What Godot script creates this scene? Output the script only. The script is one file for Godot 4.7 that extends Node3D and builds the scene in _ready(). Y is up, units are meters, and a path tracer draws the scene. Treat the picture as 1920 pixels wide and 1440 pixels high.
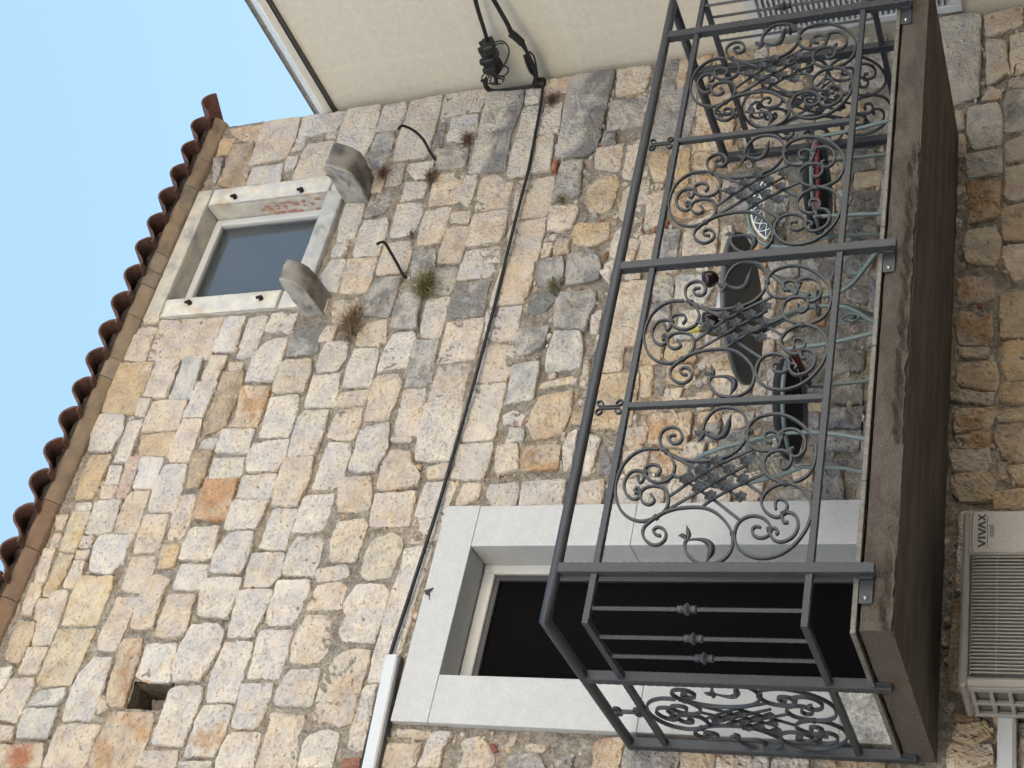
extends Node3D

# World: wall face z = 0, x runs to the right along the wall, y up, metres.
const EYE := Vector3(0, 1.65, 5.412)
const CX := Vector3(0.8041749, -0.0494242, 0.5923343)     # right, as seen by someone standing upright
const CY := Vector3(-0.1983411, 0.9171065, 0.3457983)     # up
const CZ := Vector3(-0.5603245, -0.3955665, 0.7277112)    # back
const FOCAL := 2722.97                                     # in pixels of the 1920 x 1440 photograph

const RAIL_Z := 1.10
const FLOOR_Y := 2.56

var M := {}
var used := {}
var noise_a := FastNoiseLite.new()
var noise_b := FastNoiseLite.new()
var noise_c := FastNoiseLite.new()
var rng := RandomNumberGenerator.new()

# The camera is held on its side: the picture's right is the world's down.
func px(x: float, y: float, axis: int, val: float) -> Vector3:
	var d := CX * (720.0 - y) + CY * (960.0 - x) - CZ * FOCAL
	var t: float = (val - EYE[axis]) / d[axis]
	return EYE + d * t

func pw(x: float, y: float, z := 0.0) -> Vector3:
	return px(x, y, 2, z)

func _ready() -> void:
	rng.seed = 11
	setup_camera_and_light()
	setup_noise()
	setup_materials()
	print("materials ", Time.get_ticks_msec())
	build_ground()
	build_stone_house()
	print("house ", Time.get_ticks_msec())
	build_neighbour_house()
	build_added_opposite_house()
	build_added_side_house()
	build_balcony()
	build_railing()
	print("railing ", Time.get_ticks_msec())
	build_wall_fittings()
	build_air_conditioner()
	build_furniture()
	build_plants()
	print("done ", Time.get_ticks_msec())

func setup_camera_and_light() -> void:
	var cam := Camera3D.new()
	cam.name = "camera"
	add_child(cam)
	cam.transform = Transform3D(Basis(-CY, CX, CZ), EYE)
	cam.fov = 29.622
	cam.near = 0.05
	cam.far = 500.0
	cam.current = true
	var e := Environment.new()
	e.background_mode = Environment.BG_SKY
	var sm := ProceduralSkyMaterial.new()
	sm.sky_top_color = Color(0.445, 0.578, 0.715)
	sm.sky_horizon_color = Color(0.62, 0.70, 0.74)
	sm.sky_curve = 0.30
	sm.sky_energy_multiplier = 0.616
	sm.ground_bottom_color = Color(0.36, 0.33, 0.30)
	sm.ground_horizon_color = Color(0.62, 0.62, 0.60)
	sm.sun_angle_max = 12.0
	var sky := Sky.new()
	sky.sky_material = sm
	e.sky = sky
	e.background_energy_multiplier = 1.0
	e.tonemap_mode = Environment.TONE_MAPPER_LINEAR
	e.tonemap_exposure = 6.9
	e.sdfgi_enabled = true
	e.ssao_enabled = true
	e.ssil_enabled = true
	var we := WorldEnvironment.new()
	we.name = "world_environment"
	we.environment = e
	add_child(we)
	var sun := DirectionalLight3D.new()
	sun.name = "sun"
	add_child(sun)
	# the sun stands high behind the house, so the street front lies in shade
	sun.look_at_from_position(Vector3.ZERO, Vector3(-0.55, -0.35, 0.70), Vector3.UP)
	sun.light_energy = 1.6
	sun.light_color = Color(1.0, 0.975, 0.94)
	sun.light_angular_distance = 0.53
	sun.shadow_enabled = true

func setup_noise() -> void:
	noise_a.seed = 3; noise_a.noise_type = FastNoiseLite.TYPE_SIMPLEX_SMOOTH
	noise_a.frequency = 1.0; noise_a.fractal_type = FastNoiseLite.FRACTAL_FBM; noise_a.fractal_octaves = 3
	noise_b.seed = 17; noise_b.noise_type = FastNoiseLite.TYPE_SIMPLEX_SMOOTH
	noise_b.frequency = 1.0; noise_b.fractal_type = FastNoiseLite.FRACTAL_FBM; noise_b.fractal_octaves = 2
	noise_c.seed = 29; noise_c.noise_type = FastNoiseLite.TYPE_CELLULAR
	noise_c.frequency = 1.0; noise_c.fractal_type = FastNoiseLite.FRACTAL_NONE

# ---------------------------------------------------------------- meshes
class MB:
	var v := PackedVector3Array()
	var n := PackedVector3Array()
	var c := PackedColorArray()
	var i := PackedInt32Array()
	var col := Color(1, 1, 1)

	func tri(a: Vector3, b: Vector3, d: Vector3, out: Vector3) -> void:
		var nn := (d - a).cross(b - a)
		if nn.length_squared() < 1e-18: return
		nn = nn.normalized()
		var k := v.size()
		if nn.dot(out) < 0.0:
			var t := b; b = d; d = t; nn = -nn
		v.append(a); v.append(b); v.append(d)
		for q in 3: n.append(nn); c.append(col)
		i.append(k); i.append(k + 1); i.append(k + 2)

	func quad(a: Vector3, b: Vector3, d: Vector3, e: Vector3, out: Vector3) -> void:
		tri(a, b, d, out); tri(a, d, e, out)

	# rows of points, smooth; `out` turns the whole sheet the right way
	func grid(rows: Array, wrap: bool, out_fn: Callable, cols: Array = []) -> void:
		var k0 := v.size()
		var w: int = rows[0].size()
		var h := rows.size()
		var ww := w if wrap else w - 1
		var idx := PackedInt32Array()
		for r in h - 1:
			for s in ww:
				var s2 := (s + 1) % w
				var a := r * w + s; var b := r * w + s2; var d := (r + 1) * w + s2; var e := (r + 1) * w + s
				idx.append_array(PackedInt32Array([a, b, d, a, d, e]))
		var P := PackedVector3Array()
		for r in h: P.append_array(rows[r])
		var N := PackedVector3Array(); N.resize(P.size())
		var score := 0.0
		for t in range(0, idx.size(), 3):
			var a := P[idx[t]]; var b := P[idx[t + 1]]; var d := P[idx[t + 2]]
			var nn := (d - a).cross(b - a)
			N[idx[t]] += nn; N[idx[t + 1]] += nn; N[idx[t + 2]] += nn
			score += nn.dot(out_fn.call((a + b + d) / 3.0))
		var flip := score < 0.0
		for t in P.size():
			var nn := N[t].normalized() if N[t].length_squared() > 1e-20 else Vector3.UP
			v.append(P[t]); n.append(-nn if flip else nn)
			c.append(cols[t] if cols.size() > t else col)
		for t in range(0, idx.size(), 3):
			i.append(k0 + idx[t])
			if flip: i.append(k0 + idx[t + 2]); i.append(k0 + idx[t + 1])
			else: i.append(k0 + idx[t + 1]); i.append(k0 + idx[t + 2])

	func box(cen: Vector3, size: Vector3, b := 0.0, B := Basis.IDENTITY) -> void:
		var h := size * 0.5
		b = minf(b, minf(h.x, minf(h.y, h.z)) * 0.8)
		if b <= 0.0:
			for ax in 3:
				for s in [-1.0, 1.0]:
					var u := Vector3.ZERO; u[ax] = s
					var p := Vector3.ZERO; p[(ax + 1) % 3] = 1
					var q := Vector3.ZERO; q[(ax + 2) % 3] = 1
					var o: Vector3 = u * h
					var pp := p * h; var qq := q * h
					quad(cen + B * (o - pp - qq), cen + B * (o + pp - qq), cen + B * (o + pp + qq), cen + B * (o - pp + qq), B * u)
			return
		var g := h - Vector3(b, b, b)
		for ax in 3:
			for s in [-1.0, 1.0]:
				var u := Vector3.ZERO; u[ax] = s
				var p := Vector3.ZERO; p[(ax + 1) % 3] = 1
				var q := Vector3.ZERO; q[(ax + 2) % 3] = 1
				var o: Vector3 = u * h
				var pp := p * g; var qq := q * g
				quad(cen + B * (o - pp - qq), cen + B * (o + pp - qq), cen + B * (o + pp + qq), cen + B * (o - pp + qq), B * u)
		for ax in 3:
			var a2 := (ax + 1) % 3; var a3 := (ax + 2) % 3
			for s in [-1.0, 1.0]:
				for t in [-1.0, 1.0]:
					var e := Vector3.ZERO; e[ax] = g[ax]
					var p := Vector3.ZERO; p[a2] = s * h[a2]; p[a3] = t * g[a3]
					var q := Vector3.ZERO; q[a2] = s * g[a2]; q[a3] = t * h[a3]
					var u := Vector3.ZERO; u[a2] = s; u[a3] = t
					quad(cen + B * (p - e), cen + B * (p + e), cen + B * (q + e), cen + B * (q - e), B * u)
		for sx in [-1.0, 1.0]:
			for sy in [-1.0, 1.0]:
				for sz in [-1.0, 1.0]:
					var u := Vector3(sx, sy, sz)
					tri(cen + B * (u * Vector3(h.x, g.y, g.z)), cen + B * (u * Vector3(g.x, h.y, g.z)), cen + B * (u * Vector3(g.x, g.y, h.z)), B * u)

	# sweep a closed section (x: along side, y: along up) with one strip per section edge
	func sweep(path: PackedVector3Array, section: PackedVector2Array, up: Vector3, smooth := false, caps := true, scale: PackedFloat32Array = PackedFloat32Array()) -> void:
		var m := path.size()
		var rings := []
		for k in m:
			var t0 := (path[k] - path[maxi(k - 1, 0)]).normalized()
			var t1 := (path[mini(k + 1, m - 1)] - path[k]).normalized()
			if k == 0: t0 = t1
			if k == m - 1: t1 = t0
			var t := (t0 + t1).normalized()
			var side := t.cross(up).normalized()
			var u2 := side.cross(t).normalized()
			var f := 1.0 / maxf(0.45, t.dot(t1))
			var sc := scale[k] if scale.size() > k else 1.0
			var ring := PackedVector3Array()
			for s in section: ring.append(path[k] + side * s.x * f * sc + u2 * s.y * sc)
			rings.append(ring)
		var w := section.size()
		if smooth:
			var cen := {}
			grid(rings, true, func(p): 
				var best := 0; var bd := 1e9
				for k in range(0, m, maxi(1, m / 40)):
					var dd: float = p.distance_squared_to(path[k])
					if dd < bd: bd = dd; best = k
				return p - path[best])
		else:
			for e in w:
				var e2 := (e + 1) % w
				var rows := []
				for k in m: rows.append(PackedVector3Array([rings[k][e], rings[k][e2]]))
				var mid: Vector3 = (rings[0][e] + rings[0][e2]) * 0.5 - path[0]
				var k0 := v.size()
				for k in m:
					var a: Vector3 = rings[k][e]; var b: Vector3 = rings[k][e2]
					var kn := mini(k + 1, m - 1); var kp := maxi(k - 1, 0)
					var along: Vector3 = rings[kn][e] + rings[kn][e2] - rings[kp][e] - rings[kp][e2]
					var nn := along.cross(b - a).normalized()
					if nn.dot((a + b) * 0.5 - path[k]) < 0.0: nn = -nn
					v.append(a); v.append(b); n.append(nn); n.append(nn); c.append(col); c.append(col)
				for k in m - 1:
					var a := k0 + k * 2
					var nn := (v[a + 3] - v[a]).cross(v[a + 1] - v[a])
					if nn.dot(n[a]) > 0.0: i.append_array(PackedInt32Array([a, a + 1, a + 3, a, a + 3, a + 2]))
					else: i.append_array(PackedInt32Array([a, a + 3, a + 1, a, a + 2, a + 3]))
		if caps:
			for k in [0, m - 1]:
				var out: Vector3 = path[0] - path[1] if k == 0 else path[m - 1] - path[m - 2]
				for e in range(1, w - 1): tri(rings[k][0], rings[k][e], rings[k][e + 1], out)

	func tube(path: PackedVector3Array, r: float, sides := 8, radii: PackedFloat32Array = PackedFloat32Array()) -> void:
		var m := path.size()
		var t := (path[1] - path[0]).normalized()
		var up := Vector3.UP if absf(t.y) < 0.8 else Vector3.RIGHT
		var rings := []
		for k in m:
			var t0 := (path[k] - path[maxi(k - 1, 0)]).normalized()
			var t1 := (path[mini(k + 1, m - 1)] - path[k]).normalized()
			if k == 0: t0 = t1
			if k == m - 1: t1 = t0
			t = (t0 + t1).normalized()
			if t.length_squared() < 0.5: t = t0
			var side := t.cross(up)
			if side.length_squared() < 1e-6: side = t.cross(up + Vector3(0.3, 0.2, 0.1))
			side = side.normalized()
			up = side.cross(t).normalized()
			var rr: float = radii[k] if radii.size() > k else r
			var ring := PackedVector3Array()
			for s in sides:
				var a := TAU * s / sides
				ring.append(path[k] + (side * cos(a) + up * sin(a)) * rr)
			rings.append(ring)
		var k0 := v.size()
		for k in m:
			for s in sides:
				v.append(rings[k][s]); n.append((rings[k][s] - path[k]).normalized()); c.append(col)
		for k in m - 1:
			for s in sides:
				var a := k0 + k * sides + s; var b := k0 + k * sides + (s + 1) % sides
				var d := b + sides; var e := a + sides
				var nn := (v[d] - v[a]).cross(v[b] - v[a])
				if nn.dot(n[a]) > 0.0: i.append_array(PackedInt32Array([a, b, d, a, d, e]))
				else: i.append_array(PackedInt32Array([a, d, b, a, e, d]))
		for k in [0, m - 1]:
			var out: Vector3 = path[0] - path[1] if k == 0 else path[m - 1] - path[m - 2]
			for e in range(1, sides - 1): tri(rings[k][0], rings[k][e], rings[k][e + 1], out)

	# profile (radius, height) turned about `axis` through `base`
	func lathe(base: Vector3, profile: PackedVector2Array, sides := 16, axis := Vector3.UP) -> void:
		var a1 := axis.cross(Vector3.RIGHT if absf(axis.x) < 0.8 else Vector3.FORWARD).normalized()
		var a2 := a1.cross(axis).normalized()
		var rows := []
		for p in profile:
			var ring := PackedVector3Array()
			for s in sides:
				var a := TAU * s / sides
				ring.append(base + axis * p.y + (a1 * cos(a) + a2 * sin(a)) * maxf(p.x, 0.0002))
			rows.append(ring)
		grid(rows, true, func(p):
			var d: Vector3 = p - base
			return d - axis * d.dot(axis) + axis * 0.001 * (d.dot(axis) - 0.5 * (profile[0].y + profile[profile.size() - 1].y)))

	# prism of a polygon given as 3D points, pushed along `d`
	func prism(P: PackedVector3Array, d: Vector3) -> void:
		var cen := Vector3.ZERO
		for p in P: cen += p
		cen = cen / P.size() + d * 0.5
		var p2 := PackedVector2Array()
		var e1 := (P[1] - P[0]).normalized(); var e2 := d.normalized().cross(e1).normalized()
		for p in P: p2.append(Vector2((p - P[0]).dot(e1), (p - P[0]).dot(e2)))
		var T := Geometry2D.triangulate_polygon(p2)
		for t in range(0, T.size(), 3):
			tri(P[T[t]], P[T[t + 1]], P[T[t + 2]], -d)
			tri(P[T[t]] + d, P[T[t + 1]] + d, P[T[t + 2]] + d, d)
		var ccw := not Geometry2D.is_polygon_clockwise(p2)
		for k in P.size():
			var a := P[k]; var b := P[(k + 1) % P.size()]
			var o2 := (b - a).cross(d)
			quad(a, b, b + d, a + d, o2 if ccw else -o2)

	func mesh() -> ArrayMesh:
		var A := []
		A.resize(Mesh.ARRAY_MAX)
		A[Mesh.ARRAY_VERTEX] = v; A[Mesh.ARRAY_NORMAL] = n; A[Mesh.ARRAY_COLOR] = c; A[Mesh.ARRAY_INDEX] = i
		var m := ArrayMesh.new()
		m.add_surface_from_arrays(Mesh.PRIMITIVE_TRIANGLES, A)
		return m

func put(b, called: String, m: Material, parent: Node = self) -> MeshInstance3D:
	var o := MeshInstance3D.new()
	o.mesh = b.mesh() if b is MB else b
	o.material_override = m
	name_in(o, called, parent)
	return o

func name_in(o: Node, called: String, parent: Node) -> void:
	if parent == self:
		if used.has(called):
			used[called] += 1
			o.name = "%s_%03d" % [called, used[called]]
		else:
			used[called] = 0
			o.name = called
		parent.add_child(o)
	else:
		o.name = called
		parent.add_child(o, true)

func thing(called: String, label: String, category: String, at := Vector3.ZERO, group := "") -> Node3D:
	var o := Node3D.new()
	name_in(o, called, self)
	o.position = at
	tag(o, label, category, group)
	return o

func tag(o: Node, label: String, category: String, group := "", kind := "") -> void:
	o.set_meta("label", label)
	o.set_meta("category", category)
	if group != "": o.set_meta("group", group)
	if kind != "": o.set_meta("kind", kind)

func crom(P: Array, per := 6) -> Array:
	var out := []
	var m := P.size()
	for k in m - 1:
		var a = P[maxi(k - 1, 0)]; var b = P[k]; var d = P[k + 1]; var e = P[mini(k + 2, m - 1)]
		for s in per:
			var t := float(s) / per
			out.append(0.5 * ((2.0 * b) + (d - a) * t + (2.0 * a - 5.0 * b + 4.0 * d - e) * t * t + (3.0 * b - a - 3.0 * d + e) * t * t * t))
	out.append(P[m - 1])
	return out

func pv3(A: Array) -> PackedVector3Array:
	var o := PackedVector3Array()
	for a in A: o.append(a)
	return o

# ---------------------------------------------------------------- materials
func gray_noise(size: int, seed_: int, type: int, freq: float, octaves := 4, gain := 0.5) -> PackedByteArray:
	var f := FastNoiseLite.new()
	f.seed = seed_; f.noise_type = type; f.frequency = freq
	f.fractal_type = FastNoiseLite.FRACTAL_FBM if octaves > 1 else FastNoiseLite.FRACTAL_NONE
	f.fractal_octaves = octaves; f.fractal_gain = gain
	if type == FastNoiseLite.TYPE_CELLULAR: f.cellular_return_type = FastNoiseLite.RETURN_DISTANCE
	var im := f.get_seamless_image(size, size, false, false, 0.12, true)
	im.convert(Image.FORMAT_L8)
	return im.get_data()

func tex(bytes: PackedByteArray, size: int, fmt: int) -> ImageTexture:
	var im := Image.create_from_data(size, size, false, fmt, bytes)
	im.generate_mipmaps()
	return ImageTexture.create_from_image(im)

func std(color: Color, rough: float, metal := 0.0, vcol := false) -> StandardMaterial3D:
	var m := StandardMaterial3D.new()
	m.albedo_color = color.linear_to_srgb()
	m.roughness = rough
	m.metallic = metal
	m.vertex_color_use_as_albedo = vcol
	return m

func tri_map(m: StandardMaterial3D, a: Texture2D, h: Texture2D, per_metre: float, relief_cm: float) -> StandardMaterial3D:
	m.uv1_triplanar = true
	m.uv1_world_triplanar = true
	m.uv1_triplanar_sharpness = 4.0
	m.uv1_scale = Vector3.ONE * per_metre
	if a: m.albedo_texture = a
	if h:
		m.heightmap_enabled = true
		m.heightmap_texture = h
		m.heightmap_scale = relief_cm
	return m

func setup_materials() -> void:
	var S := 1024
	var n1 := gray_noise(S, 5, FastNoiseLite.TYPE_SIMPLEX_SMOOTH, 0.012, 5, 0.55)
	var n2 := gray_noise(S, 8, FastNoiseLite.TYPE_SIMPLEX_SMOOTH, 0.06, 3, 0.6)
	var n3 := gray_noise(S, 21, FastNoiseLite.TYPE_CELLULAR, 0.055, 1)
	var n4 := gray_noise(S, 33, FastNoiseLite.TYPE_SIMPLEX, 0.19, 2, 0.6)
	var A := PackedByteArray(); A.resize(S * S * 3)
	var H := PackedByteArray(); H.resize(S * S)
	var G := PackedByteArray(); G.resize(S * S * 3)
	var GH := PackedByteArray(); GH.resize(S * S)
	var F := PackedByteArray(); F.resize(S * S * 3)
	for k in S * S:
		var a := n1[k] / 255.0; var b := n2[k] / 255.0; var d := n3[k] / 255.0; var e := n4[k] / 255.0
		# pitted, tooled limestone: pits are hollows with shade painted into the albedo
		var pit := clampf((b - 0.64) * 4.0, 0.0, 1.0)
		var hh := 0.36 * a + 0.36 * (1.0 - b) + 0.22 * d + 0.06 * e - 0.20 * pit
		H[k] = clampi(int(hh * 255.0), 0, 255)
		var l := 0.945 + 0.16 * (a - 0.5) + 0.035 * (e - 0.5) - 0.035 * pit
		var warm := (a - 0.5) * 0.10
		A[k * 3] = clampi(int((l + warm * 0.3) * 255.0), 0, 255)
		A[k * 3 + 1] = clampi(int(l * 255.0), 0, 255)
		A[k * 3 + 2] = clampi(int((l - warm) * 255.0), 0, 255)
		# coarse lime mortar full of grit
		var gg := 0.80 + 0.30 * (a - 0.5) + 0.42 * (e - 0.5) + 0.22 * (d - 0.4) + 0.25 * (b - 0.5)
		G[k * 3] = clampi(int(gg * 255.0), 0, 255)
		G[k * 3 + 1] = clampi(int((gg - 0.01) * 255.0), 0, 255)
		G[k * 3 + 2] = clampi(int((gg - 0.03) * 255.0), 0, 255)
		GH[k] = clampi(int((0.35 * b + 0.35 * e + 0.3 * d) * 255.0), 0, 255)
		# fine speckle for dressed slabs, plaster and paint
		var s := 0.93 + 0.05 * (a - 0.5) + 0.06 * (e - 0.5) - (0.22 if e > 0.76 else 0.0) + 0.05 * (b - 0.5)
		var sb := clampi(int(s * 255.0), 0, 255)
		F[k * 3] = sb; F[k * 3 + 1] = sb; F[k * 3 + 2] = sb
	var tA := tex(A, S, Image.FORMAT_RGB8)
	var tH := tex(H, S, Image.FORMAT_L8)
	var tG := tex(G, S, Image.FORMAT_RGB8)
	var tGH := tex(GH, S, Image.FORMAT_L8)
	var tF := tex(F, S, Image.FORMAT_RGB8)
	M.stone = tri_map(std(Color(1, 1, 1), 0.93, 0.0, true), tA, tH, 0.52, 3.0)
	M.mortar = tri_map(std(Color(1, 1, 1), 0.97, 0.0, true), tG, tGH, 1.1, 1.4)
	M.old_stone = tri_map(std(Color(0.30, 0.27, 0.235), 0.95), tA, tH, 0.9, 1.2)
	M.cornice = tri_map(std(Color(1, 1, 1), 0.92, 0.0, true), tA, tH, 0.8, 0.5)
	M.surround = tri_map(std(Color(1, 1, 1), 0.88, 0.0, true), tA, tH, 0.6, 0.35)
	M.white_stone = tri_map(std(Color(0.60, 0.605, 0.605), 0.62), tF, null, 1.0, 0)
	M.stained_slab = tri_map(std(Color(0.66, 0.67, 0.67), 0.7), tG, null, 0.8, 0)
	M.tile = tri_map(std(Color(1, 1, 1), 0.85, 0.0, true), tG, tGH, 1.4, 0.25)
	M.concrete = tri_map(std(Color(1, 1, 1), 0.95, 0.0, true), tF, tGH, 0.7, 1.3)
	M.plaster = tri_map(std(Color(0.85, 0.78, 0.645), 0.9), tF, tGH, 1.6, 0.02)
	M.paving = tri_map(std(Color(0.43, 0.405, 0.365), 0.85), tG, tGH, 0.35, 0.8)
	M.far_wall = tri_map(std(Color(0.67, 0.645, 0.60), 0.92), tF, tGH, 0.3, 0.4)
	M.iron = tri_map(std(Color(0.060, 0.067, 0.079), 0.5, 0.25), tF, tGH, 2.0, 0.06)
	M.rust = tri_map(std(Color(0.035, 0.026, 0.022), 0.85, 0.2), tG, tGH, 3.0, 0.3)
	M.bolt = std(Color(0.55, 0.55, 0.55), 0.25, 0.9)
	M.cable = std(Color(0.012, 0.012, 0.013), 0.55)
	M.duct = std(Color(0.58, 0.60, 0.62), 0.35)
	M.frame_white = std(Color(0.55, 0.55, 0.535), 0.4)
	M.frame_dark = std(Color(0.05, 0.05, 0.055), 0.4)
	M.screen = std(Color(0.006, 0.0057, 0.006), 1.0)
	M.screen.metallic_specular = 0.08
	M.room = std(Color(0.10, 0.10, 0.11), 0.95)
	M.blind = std(Color(0.17, 0.19, 0.22), 0.8)
	var g := std(Color(0.05, 0.06, 0.07), 0.03)
	g.albedo_color.a = 0.25
	g.transparency = BaseMaterial3D.TRANSPARENCY_ALPHA
	M.pane = g
	M.ac_body = tri_map(std(Color(0.38, 0.365, 0.34), 0.45), tF, null, 1.0, 0)
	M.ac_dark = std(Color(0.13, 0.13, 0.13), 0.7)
	M.print_black = std(Color(0.01, 0.01, 0.01), 0.5)
	M.print_grey = std(Color(0.10, 0.10, 0.10), 0.5)
	M.chair = std(Color(0.17, 0.225, 0.225), 0.45, 0.2)
	M.chair_dark = std(Color(0.05, 0.055, 0.06), 0.6)
	M.cushion = std(Color(0.025, 0.025, 0.03), 0.95)
	M.mosaic = std(Color(0.05, 0.055, 0.06), 0.3)
	M.grout = std(Color(0.75, 0.75, 0.75), 0.6)
	M.red = std(Color(0.20, 0.045, 0.05), 0.6)
	M.table = std(Color(0.11, 0.12, 0.125), 0.5)
	M.wine = std(Color(0.012, 0.004, 0.005), 0.15)
	M.bottle = std(Color(0.05, 0.05, 0.012), 0.15)
	M.paper = std(Color(0.75, 0.77, 0.8), 0.8)
	M.yellow = std(Color(0.45, 0.37, 0.08), 0.6)
	M.weed = std(Color(1, 1, 1), 0.95, 0.0, true)
	M.paint_red = std(Color(0.48, 0.235, 0.175), 0.85)
	M.granite = tri_map(std(Color(0.24, 0.235, 0.225), 0.5), tG, null, 2.0, 0)
	M.metal_white = std(Color(0.86, 0.85, 0.80), 0.5)

# ---------------------------------------------------------------- ground and far side of the street
func build_ground() -> void:
	var b := MB.new()
	b.quad(Vector3(-60, 0, -60), Vector3(60, 0, -60), Vector3(60, 0, 60), Vector3(-60, 0, 60), Vector3.UP)
	var o := put(b, "street", M.paving)
	tag(o, "pale stone paved street below the balcony", "street", "", "structure")

func build_added_opposite_house() -> void:  # unseen house, added so its sunlit front lights the stone wall
	var t := thing("added_opposite_house", "unseen rendered house added across the street to reflect sunlight onto the wall", "house", Vector3(-1.0, 0, 8.0))
	var b := MB.new()
	b.box(Vector3(0, 4.0, 2.0), Vector3(26, 8.0, 4.0), 0.02)
	put(b, "wall", M.far_wall, t)
	b = MB.new()
	b.prism(pv3([Vector3(-13.2, 8.0, -0.35), Vector3(-13.2, 8.0, 4.3), Vector3(-13.2, 9.0, 2.0)]), Vector3(26.4, 0, 0))
	b.col = Color(0.3, 0.14, 0.09)
	put(b, "roof", M.tile, t)

func build_added_side_house() -> void:  # unseen house, added as a warm bounce source that also shuts out low sky
	var t := thing("added_side_house", "unseen rendered house added at the end of the street to reflect warm light", "house", Vector3(-8.0, 0, 0))
	var b := MB.new()
	b.box(Vector3(-2.5, 4.0, 3.0), Vector3(5.0, 8.0, 9.0), 0.02)
	put(b, "wall", M.far_wall, t)
	b = MB.new()
	b.col = Color(0.3, 0.14, 0.09)
	b.prism(pv3([Vector3(-5.2, 8.0, -1.6), Vector3(0.3, 8.0, -1.6), Vector3(-2.5, 9.0, -1.6)]), Vector3(0, 0, 9.2))
	put(b, "roof", M.tile, t)

# ---------------------------------------------------------------- stone house
# order: w c y Y o O r R g G s d D b p C W k
const TONE := [
	[0.63, 0.573, 0.520, 0.60, 0.515, 0.430, 0.28], [0.615, 0.532, 0.448, 0.58, 0.458, 0.345, 0.38],
	[0.60, 0.51, 0.38, 0.54, 0.41, 0.26, 0.4], [0.56, 0.49, 0.40, 0.53, 0.47, 0.38, 0.2],
	[0.54, 0.41, 0.275, 0.58, 0.48, 0.36, 0.5], [0.50, 0.40, 0.30, 0.36, 0.27, 0.18, 0.6],
	[0.48, 0.285, 0.165, 0.54, 0.41, 0.29, 0.35], [0.54, 0.46, 0.36, 0.35, 0.15, 0.085, 0.6],
	[0.47, 0.44, 0.405, 0.29, 0.275, 0.26, 0.5], [0.55, 0.52, 0.48, 0.23, 0.22, 0.215, 0.7],
	[0.57, 0.54, 0.50, 0.47, 0.44, 0.40, 0.4], [0.235, 0.225, 0.22, 0.42, 0.395, 0.37, 0.4],
	[0.20, 0.205, 0.20, 0.25, 0.245, 0.235, 0.3], [0.30, 0.125, 0.08, 0.35, 0.18, 0.12, 0.4],
	[0.57, 0.465, 0.405, 0.54, 0.40, 0.32, 0.4], [0.57, 0.465, 0.355, 0.48, 0.31, 0.185, 0.5],
	[0.615, 0.57, 0.515, 0.53, 0.37, 0.235, 0.5], [0.27, 0.21, 0.165, 0.21, 0.15, 0.11, 0.4]]

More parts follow.
